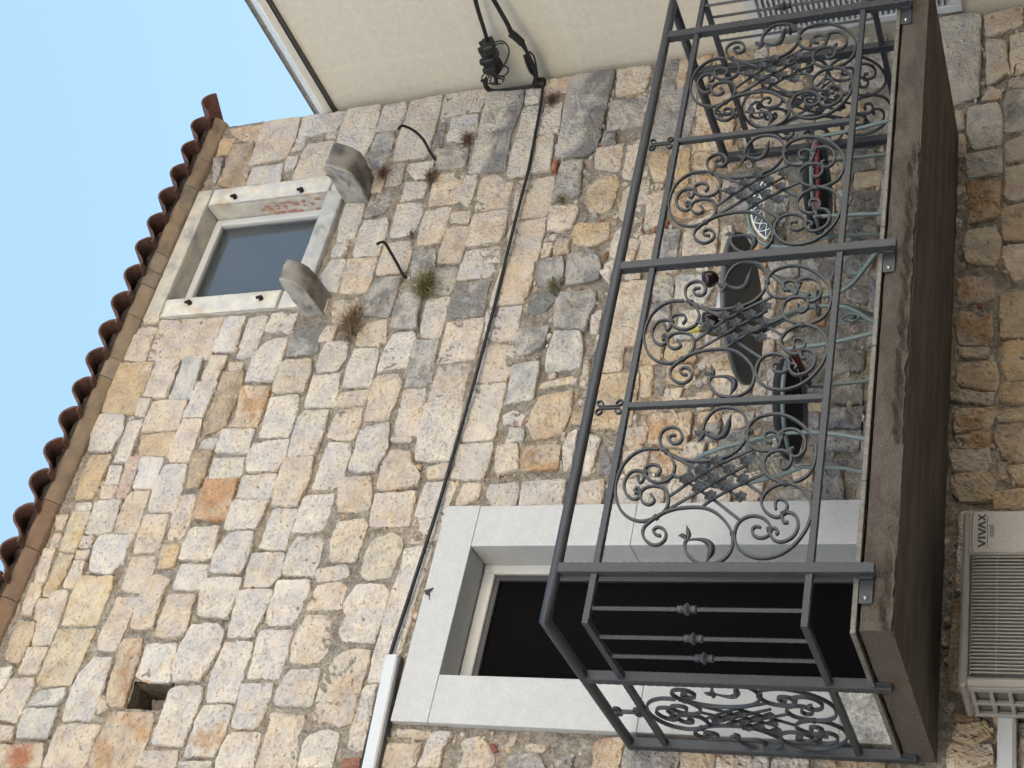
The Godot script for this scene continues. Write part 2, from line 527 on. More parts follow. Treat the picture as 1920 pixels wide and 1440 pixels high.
func stone_mesh(b: MB, rec: Array, k: int) -> void:
	var P: Array = []
	for q in range(1, rec.size(), 2): P.append(Vector2(rec[q] * 0.001, rec[q + 1] * 0.001))
	var cen := Vector2.ZERO
	for p in P: cen += p
	cen /= P.size()
	var r := RandomNumberGenerator.new(); r.seed = 100 + k
	# resample so that long edges get their own wobble, then round the corners
	var Q: Array = []
	for q in P.size():
		var a: Vector2 = P[q]; var d: Vector2 = P[(q + 1) % P.size()]
		var parts := maxi(1, int(a.distance_to(d) / 0.07))
		for s in parts: Q.append(a.lerp(d, float(s) / parts))
	for it in 2:
		var Z: Array = []
		for q in Q.size():
			var a: Vector2 = Q[q]; var d: Vector2 = Q[(q + 1) % Q.size()]
			var cut := 0.085 if it == 0 else 0.25
			Z.append(a.lerp(d, cut)); Z.append(a.lerp(d, 1.0 - cut))
		Q = Z
		if Q.size() > 30: break
	var N := Q.size()
	var nor: Array = []
	for q in N:
		var d: Vector2 = Q[(q + 1) % N] - Q[(q - 1 + N) % N]
		nor.append(Vector2(d.y, -d.x).normalized())
	var size := 0.0
	for q in N: size += (Q[q] - cen).length()
	size /= N
	for q in N:
		var w := noise_a.get_noise_3d(Q[q].x * 14.0, Q[q].y * 14.0, k * 3.7) * 0.007 + noise_b.get_noise_3d(Q[q].x * 45.0, Q[q].y * 45.0, k * 1.9) * 0.004 + 0.0055
		w = minf(w, size * 0.12)
		Q[q] = Q[q] + nor[q] * w
	var tone: int = rec[0]
	var T: Array = TONE[tone]
	var deep := -0.13 if tone == 17 else 0.0
	var rough := 1.0
	if tone in [5, 8, 9, 11, 16, 15]: rough = 1.5
	if tone in [3, 12]: rough = 0.35
	if cen.y < 4.4: rough *= 1.25
	var lift := r.randf_range(0.000, 0.013) + (r.randf() * 0.012 if cen.y > 5.6 and cen.x < 4.6 else 0.0)
	if size < 0.035: lift = r.randf_range(-0.010, 0.002)
	var tilt := Vector2(r.randf_range(-1, 1), r.randf_range(-1, 1)) * 0.035
	var jit := r.randf_range(0.92, 1.05)
	var hue := r.randf_range(-0.010, 0.018)
	var c0 := Color(T[0] + hue * 0.4, T[1], T[2] - hue) * jit
	var c1 := Color(T[3], T[4], T[5]) * jit
	var rings := [[0.0, -0.075, 0.0], [0.0, -0.016, 0.0], [0.0020, -0.005, 0.4], [0.0055, -0.001, 0.8]]
	var rows := []; var cols := []
	for g in rings:
		var row := PackedVector3Array()
		for q in N:
			var ins: float = minf(g[0] * (1.0 + 1.6 * clampf(noise_b.get_noise_3d(Q[q].x * 16.0, Q[q].y * 16.0, k * 0.9) + 0.15, -0.4, 1.0)), size * 0.25)
			var p: Vector2 = Q[q] - nor[q] * ins
			row.append(Vector3(p.x, p.y, g[1] * (1.0 if size > 0.05 else 0.6)))
		rows.append(row)
	for f in [0.80, 0.62, 0.44, 0.27, 0.11, 0.0]:
		var row := PackedVector3Array()
		var base: PackedVector3Array = rows[3]
		for q in N:
			var p := Vector2(base[q].x, base[q].y)
			p = cen + (p - cen) * f
			row.append(Vector3(p.x, p.y, 0.0))
		rows.append(row)
	for g in rows.size():
		var row: PackedVector3Array = rows[g]
		for q in N:
			var p := row[q]
			if g >= 2:
				var amt := 1.0 if g >= 4 else 0.6
				var bump := noise_a.get_noise_3d(p.x * 7.0, p.y * 7.0, k * 1.3) * 0.010 + noise_b.get_noise_3d(p.x * 26.0, p.y * 26.0, k * 2.1) * 0.0075
				p.z += bump * rough * amt
			if g >= 1:
				p.z += lift + tilt.dot(Vector2(p.x, p.y) - cen) + deep
				if g >= 4: p.z += 0.001 * (1.0 - (Vector2(p.x, p.y) - cen).length() / maxf(size * 1.3, 0.02))
			if g == 0: p.z += deep
			row[q] = p
			var m := noise_a.get_noise_3d(p.x * 5.5 + k * 0.37, p.y * 5.5, 4.0 + k * 0.11) * 1.6 + noise_b.get_noise_3d(p.x * 19.0, p.y * 19.0, 9.0) * 0.8
			var f := clampf(m * 1.6 + T[6] * 1.5 - 0.55, 0.0, 1.0)
			if tone == 7: f = clampf(1.9 - (Vector2(p.x, p.y) - cen).length() / (size * 0.62) + m * 0.6, 0.0, 1.0)
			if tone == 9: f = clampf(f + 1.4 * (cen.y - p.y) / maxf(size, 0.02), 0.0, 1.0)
			cols.append(c0.lerp(c1, f))
		rows[g] = row
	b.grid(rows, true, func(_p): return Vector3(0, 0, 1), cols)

func build_stone_house() -> void:
	var t := thing("stone_house", "old limestone house with tiled eaves, a small upper window and a balcony door", "house")
	var ha := pw(1010 / 4.0, 1080 + 800 / 4.0); var hb := pw(1240 / 4.0, 1080 + 1000 / 4.0)
	HOLE = Rect2(minf(ha.x, hb.x), minf(ha.y, hb.y), absf(ha.x - hb.x), absf(ha.y - hb.y))
	# stones: the three hundred largest in view are pieces of their own
	var rest := MB.new()
	for k in STONES.size():
		if k < 296:
			var b := MB.new()
			stone_mesh(b, STONES[k], k)
			put(b, "stone", M.stone, t)
		else:
			stone_mesh(rest, STONES[k], k)
	# broken chips packed into the wide joints
	var boxes := []
	for s in STONES:
		var lo := Vector2(1e9, 1e9); var hi := -lo
		var poly := PackedVector2Array()
		for q in range(1, s.size(), 2):
			var p := Vector2(s[q] * 0.001, s[q + 1] * 0.001)
			poly.append(p); lo = lo.min(p); hi = hi.max(p)
		boxes.append([Rect2(lo, hi - lo), poly])
	var r := RandomNumberGenerator.new(); r.seed = 77
	var made := 0
	for trial in 9000:
		var p := Vector2(r.randf_range(1.6, 6.44), r.randf_range(1.3, 7.15))
		if p.y > 4.8 and r.randf() < 0.85: continue
		if in_opening(p, 0.03) or HOLE.grow(0.03).has_point(p): continue
		if p.y > 2.42 and p.y < 2.58 and p.x > 2.2: continue
		var sz := r.randf_range(0.010, 0.026)
		var hit := false
		for e in boxes:
			var R: Rect2 = e[0]
			if R.grow(0.004).has_point(p) and Geometry2D.is_point_in_polygon(p, e[1]):
				hit = true; break
		if hit: continue
		var q: Array = [[0, 1, 1, 8, 4, 0, 15, 10, 1, 8, 0, 1, 4, 10, 0, 13][r.randi() % 16]]
		var m := 5 + r.randi() % 3
		var a0 := r.randf() * TAU
		var asp := r.randf_range(0.55, 1.0)
		for s in m:
			var a := a0 + TAU * s / m
			var rr := sz * r.randf_range(0.7, 1.2)
			q.append(int((p.x + cos(a) * rr) * 1000.0)); q.append(int((p.y + sin(a) * rr * asp) * 1000.0))
		stone_mesh(rest, q, 5000 + trial)
		made += 1
		if made > 900: break
	var so := put(rest, "small_stones", M.stone, t)
	so.set_meta("kind", "stuff")
	build_mortar(t)
	build_wall_core(t)
	build_cornice(t)
	build_roof(t)
	build_window(t)
	build_door(t)

func in_opening(p: Vector2, grow := 0.0) -> bool:
	for R in [Rect2(2.31, 2.45, 1.10, 2.31), Rect2(4.80, 6.02, 1.075, 1.25)]:
		if R.grow(grow).has_point(p): return true
	return false

func in_hole(p: Vector2) -> bool:
	return Rect2(HOLE.position, HOLE.size).has_point(p)

var HOLE := Rect2(2.0, 5.0, 0.1, 0.1)

func build_mortar(t: Node3D) -> void:
	var b := MB.new()
	var st := 0.018
	var x0 := 0.2; var x1 := 6.475; var y0 := 0.0; var y1 := 7.23
	var nx := int((x1 - x0) / st); var ny := int((y1 - y0) / st)
	var idx := PackedInt32Array(); idx.resize((nx + 1) * (ny + 1)); idx.fill(-1)
	var V := PackedVector3Array(); var K := PackedColorArray()
	for j in ny + 1:
		for i in nx + 1:
			var p := Vector2(x0 + (x1 - x0) * i / nx, y0 + (y1 - y0) * j / ny)
			var hl := noise_a.get_noise_2d(p.x * 1.3 + 40.0, p.y * 1.3)
			var z := -0.0045 - 0.018 * smoothstep(0.05, 0.45, hl)
			z += noise_b.get_noise_2d(p.x * 30.0, p.y * 30.0) * 0.013 + noise_a.get_noise_2d(p.x * 9.0, p.y * 9.0) * 0.006
			if p.y < 4.5: z -= 0.006
			idx[j * (nx + 1) + i] = V.size()
			V.append(Vector3(p.x, p.y, z))
			var f := clampf(0.5 + noise_a.get_noise_2d(p.x * 2.1, p.y * 2.1 + 70.0) * 1.3, 0.0, 1.0)
			var col := Color(0.56, 0.49, 0.41).lerp(Color(0.49, 0.455, 0.41), f)
			var g := clampf(noise_b.get_noise_2d(p.x * 15.0, p.y * 15.0 + 9.0) * 1.6 - 0.15, 0.0, 1.0)
			K.append(col.lerp(Color(0.36, 0.27, 0.19), g * 0.6))
	var I := PackedInt32Array()
	var N := PackedVector3Array(); N.resize(V.size())
	for j in ny:
		for i in nx:
			var p := Vector2(x0 + (x1 - x0) * (i + 0.5) / nx, y0 + (y1 - y0) * (j + 0.5) / ny)
			if in_opening(p) or in_hole(p): continue
			var a := j * (nx + 1) + i; var c := a + nx + 1
			for f in [[a, c, c + 1], [a, c + 1, a + 1]]:
				var nn := (V[f[2]] - V[f[0]]).cross(V[f[1]] - V[f[0]])
				for q in f: N[q] += nn; I.append(q)
	for q in N.size(): N[q] = N[q].normalized() if N[q].length_squared() > 0.0 else Vector3.BACK
	b.v = V; b.n = N; b.c = K; b.i = I
	put(b, "mortar", M.mortar, t)
	# the putlog hole left open in the wall
	var h := MB.new()
	h.col = Color(0.30, 0.24, 0.18)
	var c := HOLE.get_center()
	var d := 0.22
	var lo := HOLE.position; var hi := HOLE.end
	h.quad(Vector3(lo.x, lo.y, -0.01), Vector3(hi.x, lo.y, -0.01), Vector3(hi.x, lo.y, -d), Vector3(lo.x, lo.y, -d), Vector3.UP)
	h.quad(Vector3(lo.x, hi.y, -0.01), Vector3(hi.x, hi.y, -0.01), Vector3(hi.x, hi.y, -d), Vector3(lo.x, hi.y, -d), Vector3.DOWN)
	h.quad(Vector3(lo.x, lo.y, -0.01), Vector3(lo.x, hi.y, -0.01), Vector3(lo.x, hi.y, -d), Vector3(lo.x, lo.y, -d), Vector3.RIGHT)
	h.quad(Vector3(hi.x, lo.y, -0.01), Vector3(hi.x, hi.y, -0.01), Vector3(hi.x, hi.y, -d), Vector3(hi.x, lo.y, -d), Vector3.LEFT)
	h.quad(Vector3(lo.x, lo.y, -d), Vector3(hi.x, lo.y, -d), Vector3(hi.x, hi.y, -d), Vector3(lo.x, hi.y, -d), Vector3.BACK)
	put(h, "putlog_hole", M.mortar, t)

func build_wall_core(t: Node3D) -> void:
	var b := MB.new()
	b.col = Color(0.36, 0.32, 0.27)
	var zf := -0.262; var zb := -0.50
	var zm := (zf + zb) / 2.0; var zd := zf - zb
	for q in [[0.2, 2.32, 0.0, 7.22], [2.32, 3.40, 0.0, 2.44], [2.32, 3.40, 4.74, 7.22], [3.40, 4.81, 0.0, 7.22], [4.81, 5.865, 0.0, 6.03], [5.865, 6.46, 0.0, 7.22]]:
		b.box(Vector3((q[0] + q[1]) / 2, (q[2] + q[3]) / 2, zm), Vector3(q[1] - q[0], q[3] - q[2], zd))
	# gable, back and left sides
	b.box(Vector3(6.35, 3.61, -2.75), Vector3(0.23, 7.22, 4.5))
	b.box(Vector3(3.3, 3.61, -5.1), Vector3(6.3, 7.22, 0.2))
	b.box(Vector3(0.3, 3.61, -2.75), Vector3(0.2, 7.22, 4.5))
	b.box(Vector3(3.3, 7.12, -2.8), Vector3(5.85, 0.15, 4.4))
	# thin returns that close the wall's edges at the corner
	b.quad(Vector3(6.478, 0, -0.02), Vector3(6.478, 7.22, -0.02), Vector3(6.466, 7.22, -0.55), Vector3(6.466, 0, -0.55), Vector3.RIGHT)
	b.quad(Vector3(0.2, 0, -0.02), Vector3(0.2, 7.22, -0.02), Vector3(0.2, 7.22, -0.55), Vector3(0.2, 0, -0.55), Vector3.LEFT)
	b.box(Vector3(-3.9, 3.61, -2.55), Vector3(8.19, 7.22, 4.9))  # unseen extension to the left, added to block sun and low sky
	put(b, "wall_core", M.mortar, t)
	b = MB.new()
	b.col = Color.WHITE
	b.box(Vector3(3.3, 4.85, -2.8), Vector3(5.8, 0.2, 4.4))
	put(b, "upper_floor", M.room, t)

func build_cornice(t: Node3D) -> void:
	# joints read from the photograph, along the lower edge of the cornice
	var J := [[1580, 575, 160], [1490, 780, 160], [1410, 940, 160], [1245, 1285, 160], [1190, 1415, 160], [1150, 80, 520], [1050, 310, 520], [920, 630, 520], [850, 770, 520], [520, 580, 800], [330, 930, 800], [170, 1310, 800]]
	var xs := [6.50]
	for j in J: xs.append(pw(j[0] / 4.0, j[2] + j[1] / 4.0, 0.02).x)
	var x: float = xs[xs.size() - 1]
	while x > 0.3:
		x -= 0.33 + 0.12 * sin(x * 7.0)
		xs.append(maxf(x, 0.2))
	for k in xs.size() - 1:
		var b := MB.new()
		var r := RandomNumberGenerator.new(); r.seed = 40 + k
		var cc := Color(0.275, 0.235, 0.185).lerp(Color(0.32, 0.235, 0.155), r.randf() * 0.8) * r.randf_range(0.85, 1.05)
		if k in [10, 11, 12]: cc = Color(0.26, 0.17, 0.115)
		var c2 := Color(0.15, 0.125, 0.105)
		var o := r.randf_range(-0.004, 0.006)
		var a: float = xs[k] - 0.0025; var d: float = xs[k + 1] + 0.0025
		var n := maxi(3, int((a - d) / 0.03))
		var prof := [Vector2(-0.05, 7.176), Vector2(0.006, 7.178), Vector2(0.022, 7.186), Vector2(0.045, 7.203), Vector2(0.064, 7.218), Vector2(0.072, 7.232), Vector2(0.072, 7.246), Vector2(0.03, 7.256), Vector2(-0.05, 7.258)]
		var rows := []; var cols := []
		for q in n + 1:
			var xx := lerpf(a, d, float(q) / n)
			var row := PackedVector3Array()
			for pi in prof.size():
				var p: Vector2 = prof[pi]
				var z := p.x + (o + noise_a.get_noise_2d(xx * 9.0, pi * 0.6 + k) * 0.007 if pi > 0 else 0.0)
				row.append(Vector3(xx, p.y + noise_b.get_noise_2d(xx * 13.0, pi * 0.7 + k * 3) * 0.004, z))
				var f := clampf(noise_a.get_noise_3d(xx * 6.0, p.y * 20.0, k * 0.7) * 1.8 - 0.1, 0.0, 1.0)
				cols.append(cc.lerp(c2, f * 0.7))
			rows.append(row)
		b.grid(rows, false, func(_p): return Vector3(0, -0.4, 1), cols)
		b.col = cc
		for side in [0, n]:
			for e in range(1, prof.size() - 1): b.tri(rows[side][0], rows[side][e], rows[side][e + 1], Vector3(1 if side == 0 else -1, 0, 0))
		put(b, "cornice_stone", M.cornice, t)

func build_roof(t: Node3D) -> void:
	# interlocking clay tiles: an S in section, one thick edge towards the street
	var S := [Vector2(0.016, 0.006), Vector2(0.014, 0.018), Vector2(0.006, 0.036), Vector2(-0.012, 0.058), Vector2(-0.034, 0.076), Vector2(-0.060, 0.083), Vector2(-0.088, 0.080), Vector2(-0.115, 0.066), Vector2(-0.140, 0.043), Vector2(-0.160, 0.022), Vector2(-0.182, 0.008), Vector2(-0.205, 0.002), Vector2(-0.226, 0.004)]
	var slope := deg_to_rad(19.0)
	var back := Vector3(0, sin(slope), -cos(slope))
	var lift := Vector3(0, cos(slope), sin(slope))
	var meshes := []
	for variant in 4:
		var b := MB.new()
		var r := RandomNumberGenerator.new(); r.seed = 300 + variant
		var cA := Color(0.215, 0.108, 0.088) * r.randf_range(0.85, 1.1)
		var cB := Color(0.13, 0.08, 0.065)
		var top := []; var bot := []; var ct := []; var n := 8
		var smooth := crom(S, 3)
		for q in n + 1:
			var rt := PackedVector3Array(); var rb := PackedVector3Array()
			for k in smooth.size():
				var s: Vector2 = smooth[k]
				var d := 0.44 * q / n
				var base := back * d
				var th := 0.012
				var dx: Vector2 = smooth[mini(k + 1, smooth.size() - 1)] - smooth[maxi(k - 1, 0)]
				var nn := Vector2(dx.y, -dx.x).normalized()
				rt.append(base + Vector3(s.x, 0, 0) + lift * s.y)
				rb.append(base + Vector3(s.x - nn.x * th, 0, 0) + lift * (s.y - nn.y * th))
				ct.append(cA.lerp(cB, clampf(noise_a.get_noise_3d(s.x * 18.0, d * 8.0, variant * 5.0) * 1.6 + 0.25, 0, 1)))
			top.append(rt); bot.append(rb)
		b.grid(top, false, func(_p): return Vector3.UP, ct)
		b.grid(bot, false, func(_p): return Vector3.DOWN, ct)
		for q in [0, n]:
			for k in smooth.size() - 1:
				b.col = ct[q * smooth.size() + k]
				b.quad(top[q][k], top[q][k + 1], bot[q][k + 1], bot[q][k], -back if q == 0 else back)
		for k in [0, smooth.size() - 1]:
			for q in n: b.quad(top[q][k], top[q + 1][k], bot[q + 1][k], bot[q][k], Vector3.RIGHT if k == 0 else Vector3.LEFT)
		meshes.append(b.mesh())
	var pitch := 0.2143
	var r := RandomNumberGenerator.new(); r.seed = 9
	for row in 2:
		for k in 28:
			var o := MeshInstance3D.new()
			o.mesh = meshes[r.randi() % 4]
			o.material_override = M.tile
			name_in(o, "roof_tile", t)
			o.position = Vector3(6.609 - k * pitch + r.randf_range(-0.004, 0.004), 7.214 + r.randf_range(-0.003, 0.003), 0.165 + r.randf_range(-0.010, 0.006)) + back * 0.37 * row + lift * 0.012 * row
			o.rotation = Vector3(0, 0, r.randf_range(-0.02, 0.02))
	var b := MB.new()
	b.col = Color(0.28, 0.14, 0.10)
	var c := Vector3(3.3, 7.25, 0.0) + back * 2.75
	b.box(c, Vector3(6.4, 0.03, 5.3), 0.0, Basis(Vector3.RIGHT, slope))
	put(b, "roof_deck", M.tile, t)
	# lime bedding that fills the hollows under the first tiles
	b = MB.new()
	var rr := RandomNumberGenerator.new(); rr.seed = 12
	var rows := []; var cols := []
	for q in 330:
		var x := 6.50 - q * 0.019
		var ring := PackedVector3Array()
		for a in [[0.020, 7.252], [0.060, 7.250], [0.066, 7.268], [0.050, 7.300], [0.01, 7.33]]:
			ring.append(Vector3(x, a[1] + noise_b.get_noise_2d(x * 22.0, a[1] * 9.0) * 0.012, a[0] + noise_b.get_noise_2d(x * 17.0, a[1] * 30.0) * 0.03))
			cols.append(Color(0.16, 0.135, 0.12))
		rows.append(ring)
	b.grid(rows, false, func(_p): return Vector3(0, 0, 1), cols)
	put(b, "tile_bedding", M.mortar, t)

func worn_block(b: MB, lo: Vector3, hi: Vector3, c0: Color, c1: Color, amount: float, seed_: float, bevel := 0.008, step := 0.03) -> void:
	# a dressed block whose faces are subdivided so that wear and stains can sit on them
	var cen := (lo + hi) * 0.5
	var h := (hi - lo) * 0.5
	for ax in 3:
		for s in [-1.0, 1.0]:
			var a1: int = (ax + 1) % 3; var a2: int = (ax + 2) % 3
			var n1 := maxi(2, int(h[a1] * 2.0 / step)) + 2
			var n2 := maxi(2, int(h[a2] * 2.0 / step)) + 2
			var rows := []; var cols := []
			for i in n1 + 1:
				var row := PackedVector3Array()
				for j in n2 + 1:
					var u := clampf((float(i) - 1.0) / (n1 - 2), 0.0, 1.0) * 2.0 - 1.0
					var w := clampf((float(j) - 1.0) / (n2 - 2), 0.0, 1.0) * 2.0 - 1.0
					var p := Vector3.ZERO
					var edge1 := i == 0 or i == n1; var edge2 := j == 0 or j == n2
					p[a1] = u * (h[a1] - (0.0 if edge1 else bevel)); p[a2] = w * (h[a2] - (0.0 if edge2 else bevel))
					p[ax] = s * (h[ax] - (bevel if edge1 or edge2 else 0.0))
					if edge1: p[a2] = w * (h[a2] - bevel)
					if edge2: p[a1] = u * (h[a1] - bevel) if not edge1 else p[a1]
					if edge1 and edge2:
						p[a1] = u * (h[a1] - bevel * 0.6); p[a2] = w * (h[a2] - bevel * 0.6)
					var q := cen + p
					var d := noise_a.get_noise_3d(q.x * 8.0, q.y * 8.0, q.z * 8.0 + seed_) * 0.004 + noise_b.get_noise_3d(q.x * 30.0, q.y * 30.0, q.z * 30.0) * 0.0015
					p = p + p.normalized() * d * amount
					row.append(cen + p)
					var f := clampf(noise_a.get_noise_3d(q.x * 5.0, q.y * 5.0, q.z * 5.0 + seed_ * 3.0) * 1.8 + noise_b.get_noise_3d(q.x * 22.0, q.y * 22.0, q.z * 22.0) * 0.7 - 0.25, 0.0, 1.0)
					cols.append(c0.lerp(c1, f))
				rows.append(row)
			var out := Vector3.ZERO; out[ax] = s
			b.grid(rows, false, func(_p): return out, cols)

func build_window(t: Node3D) -> void:
	var wn := Node3D.new()
	name_in(wn, "upper_window", t)
	wn.set_meta("label", "small upper window in a worn pale stone surround with a white frame")
	var c0 := Color(0.66, 0.625, 0.56); var c1 := Color(0.50, 0.38, 0.26)
	var g1 := Color(0.30, 0.29, 0.28)
	var blocks := [
		["jamb_stone", Vector3(4.805, 6.225, -0.26), Vector3(4.952, 7.050, 0.012), c0, c1, 1.0],
		["jamb_stone", Vector3(5.722, 6.155, -0.26), Vector3(5.872, 7.050, 0.010), c0, c1, 1.0],
		["lintel_stone", Vector3(4.80, 7.053, -0.26), Vector3(5.875, 7.174, 0.008), Color(0.56, 0.52, 0.45), g1, 1.0],
		["sill_stone", Vector3(4.955, 6.022, -0.26), Vector3(5.719, 6.150, 0.030), Color(0.50, 0.49, 0.46), Color(0.21, 0.21, 0.21), 1.4],
		["jamb_stone", Vector3(4.805, 6.022, -0.26), Vector3(4.951, 6.221, 0.004), c0, c1, 1.0],
		["jamb_stone", Vector3(5.723, 6.022, -0.26), Vector3(5.872, 6.151, 0.004), c0, c1, 1.0]]
	var k := 0.0
	for q in blocks:
		var b := MB.new()
		worn_block(b, q[1], q[2], q[3], q[4], q[5], k)
		put(b, q[0], M.surround, wn)
		k += 5.3
	# frame, set back 0.12 m
	var b := MB.new()
	var L := 4.956; var Rr := 5.718; var B := 6.155; var T := 7.048
	var z := -0.145; var w := 0.052
	for s in [[Vector3((L + Rr) / 2, T - w / 2, z), Vector3(Rr - L, w, 0.05)], [Vector3((L + Rr) / 2, B + w / 2, z), Vector3(Rr - L, w, 0.05)], [Vector3(L + w / 2, (B + T) / 2, z), Vector3(w, T - B - 2 * w, 0.05)], [Vector3(Rr - w / 2, (B + T) / 2, z), Vector3(w, T - B - 2 * w, 0.05)]]:
		b.box(s[0], s[1], 0.006)
	put(b, "frame", M.frame_white, wn)
	b = MB.new()
	b.box(Vector3((L + Rr) / 2, (B + T) / 2, -0.150), Vector3(Rr - L - 2 * w, T - B - 2 * w, 0.006))
	put(b, "pane", M.pane, wn)
	b = MB.new()
	b.box(Vector3((L + Rr) / 2, (B + T) / 2, -0.215), Vector3(Rr - L - 0.02, T - B - 0.01, 0.02))
	put(b, "blind", M.blind, wn)
	# shutter pins let into the jambs
	for q in [[438.75, 367.5], [563.75, 355.0], [353.75, 566.3], [487.5, 557.5]]:
		var p := pw(q[0], q[1], 0.03)
		b = MB.new()
		b.box(Vector3(p.x, p.y, 0.012), Vector3(0.022, 0.026, 0.060), 0.005, Basis(Vector3(0.3, 0.2, 1).normalized(), 0.3))
		b.box(Vector3(p.x - 0.004, p.y + 0.010, 0.036), Vector3(0.018, 0.028, 0.018), 0.005)
		put(b, "shutter_pin", M.rust, wn)
	# flakes of old red paint on the right-hand reveal
	var r := RandomNumberGenerator.new(); r.seed = 61
	b = MB.new()
	for q in 34:
		var y := 6.22 + 0.46 * pow(r.randf(), 0.8)
		var zz := -0.115 + 0.085 * r.randf()
		var rad := r.randf_range(0.006, 0.022)
		var P := PackedVector3Array()
		for s in 7:
			var a := TAU * s / 7
			var rr := rad * r.randf_range(0.5, 1.2)
			P.append(Vector3(5.7175 - q * 0.00001, y + sin(a) * rr * 1.4, zz + cos(a) * rr * 0.7))
		for s in range(1, 6): b.tri(P[0], P[s], P[s + 1], Vector3.LEFT)
	put(b, "old_paint", M.paint_red, wn)

func build_door(t: Node3D) -> void:
	var d := Node3D.new()
	name_in(d, "balcony_door", t)
	d.set_meta("label", "tall dark balcony door in a new white stone surround")
	var y0 := FLOOR_Y
	for q in [[2.300, 3.418, 4.583, 4.766], [2.300, 2.530, 3.62, 4.581], [2.300, 2.530, 2.792, 3.618], [3.192, 3.414, 3.79, 4.581], [3.192, 3.414, 2.742, 3.788], [2.300, 2.530, y0 + 0.005, 2.7913], [3.192, 3.414, y0 + 0.005, 2.7413]]:
		var b := MB.new()
		b.box(Vector3((q[0] + q[1]) / 2, (q[2] + q[3]) / 2, -0.055), Vector3(q[1] - q[0], q[3] - q[2], 0.17), 0.0025)
		put(b, "surround_slab", M.stained_slab if q[3] < 2.8 else M.white_stone, d)
	# reveal lining
	var b := MB.new()
	b.box(Vector3(3.198, (y0 + 4.58) / 2, -0.20), Vector3(0.012, 4.58 - y0, 0.12))
	b.box(Vector3(2.524, (y0 + 4.58) / 2, -0.20), Vector3(0.012, 4.58 - y0, 0.12))
	b.box(Vector3(2.861, 4.588, -0.20), Vector3(0.66, 0.012, 0.12))
	put(b, "reveal", M.white_stone, d)
	b = MB.new()
	var z := -0.172
	b.box(Vector3(3.168, (y0 + 4.575) / 2, z), Vector3(0.048, 4.575 - y0, 0.055), 0.005)
	b.box(Vector3(2.554, (y0 + 4.575) / 2, z), Vector3(0.048, 4.575 - y0, 0.055), 0.005)
	b.box(Vector3(2.861, 4.545, z), Vector3(0.566, 0.060, 0.055), 0.005)
	put(b, "frame", M.frame_white, d)
	b = MB.new()
	b.box(Vector3(3.130, (y0 + 4.515) / 2, z - 0.004), Vector3(0.028, 4.515 - y0, 0.03), 0.003)
	b.box(Vector3(2.592, (y0 + 4.515) / 2, z - 0.004), Vector3(0.028, 4.515 - y0, 0.03), 0.003)
	b.box(Vector3(2.861, 4.502, z - 0.004), Vector3(0.51, 0.026, 0.03), 0.003)
	put(b, "screen_frame", M.frame_dark, d)
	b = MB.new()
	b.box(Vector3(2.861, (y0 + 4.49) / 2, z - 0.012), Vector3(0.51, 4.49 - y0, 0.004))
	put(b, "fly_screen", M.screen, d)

# ---------------------------------------------------------------- neighbour
func build_neighbour_house() -> void:
	var t := thing("neighbour_house", "smooth cream rendered house wall beside the stone house corner", "house", Vector3(6.55, 0, 0))
	var b := MB.new()
	b.box(Vector3(2.0, 3.19, -1.0), Vector3(4.0, 6.38, 9.0), 0.004)
	put(b, "wall", M.plaster, t)
	# eaves: white board and a thin gutter
	var top := 6.385
	for k in 6:
		b = MB.new()
		var z0 := -5.5 + k * 1.5 + 0.42
		b.box(Vector3(-0.030, top + 0.055, z0 + 0.75), Vector3(0.05, 0.09, 1.494), 0.003, Basis(Vector3(0, 0, 1), deg_to_rad(-35)))
		put(b, "eaves_board", M.metal_white, t)
	b = MB.new()
	b.box(Vector3(-0.004, top - 0.004, -1.0), Vector3(0.05, 0.014, 9.0))
	put(b, "drip_edge", M.frame_dark, t)
	b = MB.new()
	b.box(Vector3(-0.030, top + 0.128, -1.0), Vector3(0.05, 0.010, 9.0), 0.003)
	put(b, "roof_edge", M.granite, t)
	b = MB.new()
	b.col = Color(0.3, 0.15, 0.1)
	b.prism(pv3([Vector3(0.0, top + 0.11, -5.5), Vector3(4.0, top + 0.11, -5.5), Vector3(4.0, top + 1.2, -5.5)]), Vector3(0, 0, 9.0))
	put(b, "roof", M.tile, t)
	# louvred shutter
	var s := thing("louvred_shutter", "pale grey louvred shutter on the cream neighbouring wall", "shutter", Vector3(6.55, 0, 0))
	var a := px(1425, 45, 0, 6.53); var c := px(1675, 0, 0, 6.53)
	var yt := a.y + 0.05; var yb := c.y - 0.35
	var z0 := 0.045; var z1 := 0.50
	b = MB.new()
	for q in [[z0, z0 + 0.045, yb, yt], [z1 - 0.045, z1, yb, yt]]:
		b.box(Vector3(-0.022, (q[2] + q[3]) / 2, (q[0] + q[1]) / 2), Vector3(0.035, q[3] - q[2], q[1] - q[0]), 0.003)
	for q in [[yt - 0.06, yt], [yb, yb + 0.06]]:
		b.box(Vector3(-0.022, (q[0] + q[1]) / 2, (z0 + z1) / 2), Vector3(0.033, q[1] - q[0], z1 - z0 - 0.092), 0.003)
	put(b, "frame", M.duct, s)
	var y := yb + 0.075
	while y < yt - 0.07:
		b = MB.new()
		b.box(Vector3(-0.020, y, (z0 + z1) / 2), Vector3(0.040, 0.006, z1 - z0 - 0.092), 0.002, Basis(Vector3(0, 0, 1), deg_to_rad(40)))
		put(b, "slat", M.duct, s)
		y += 0.030

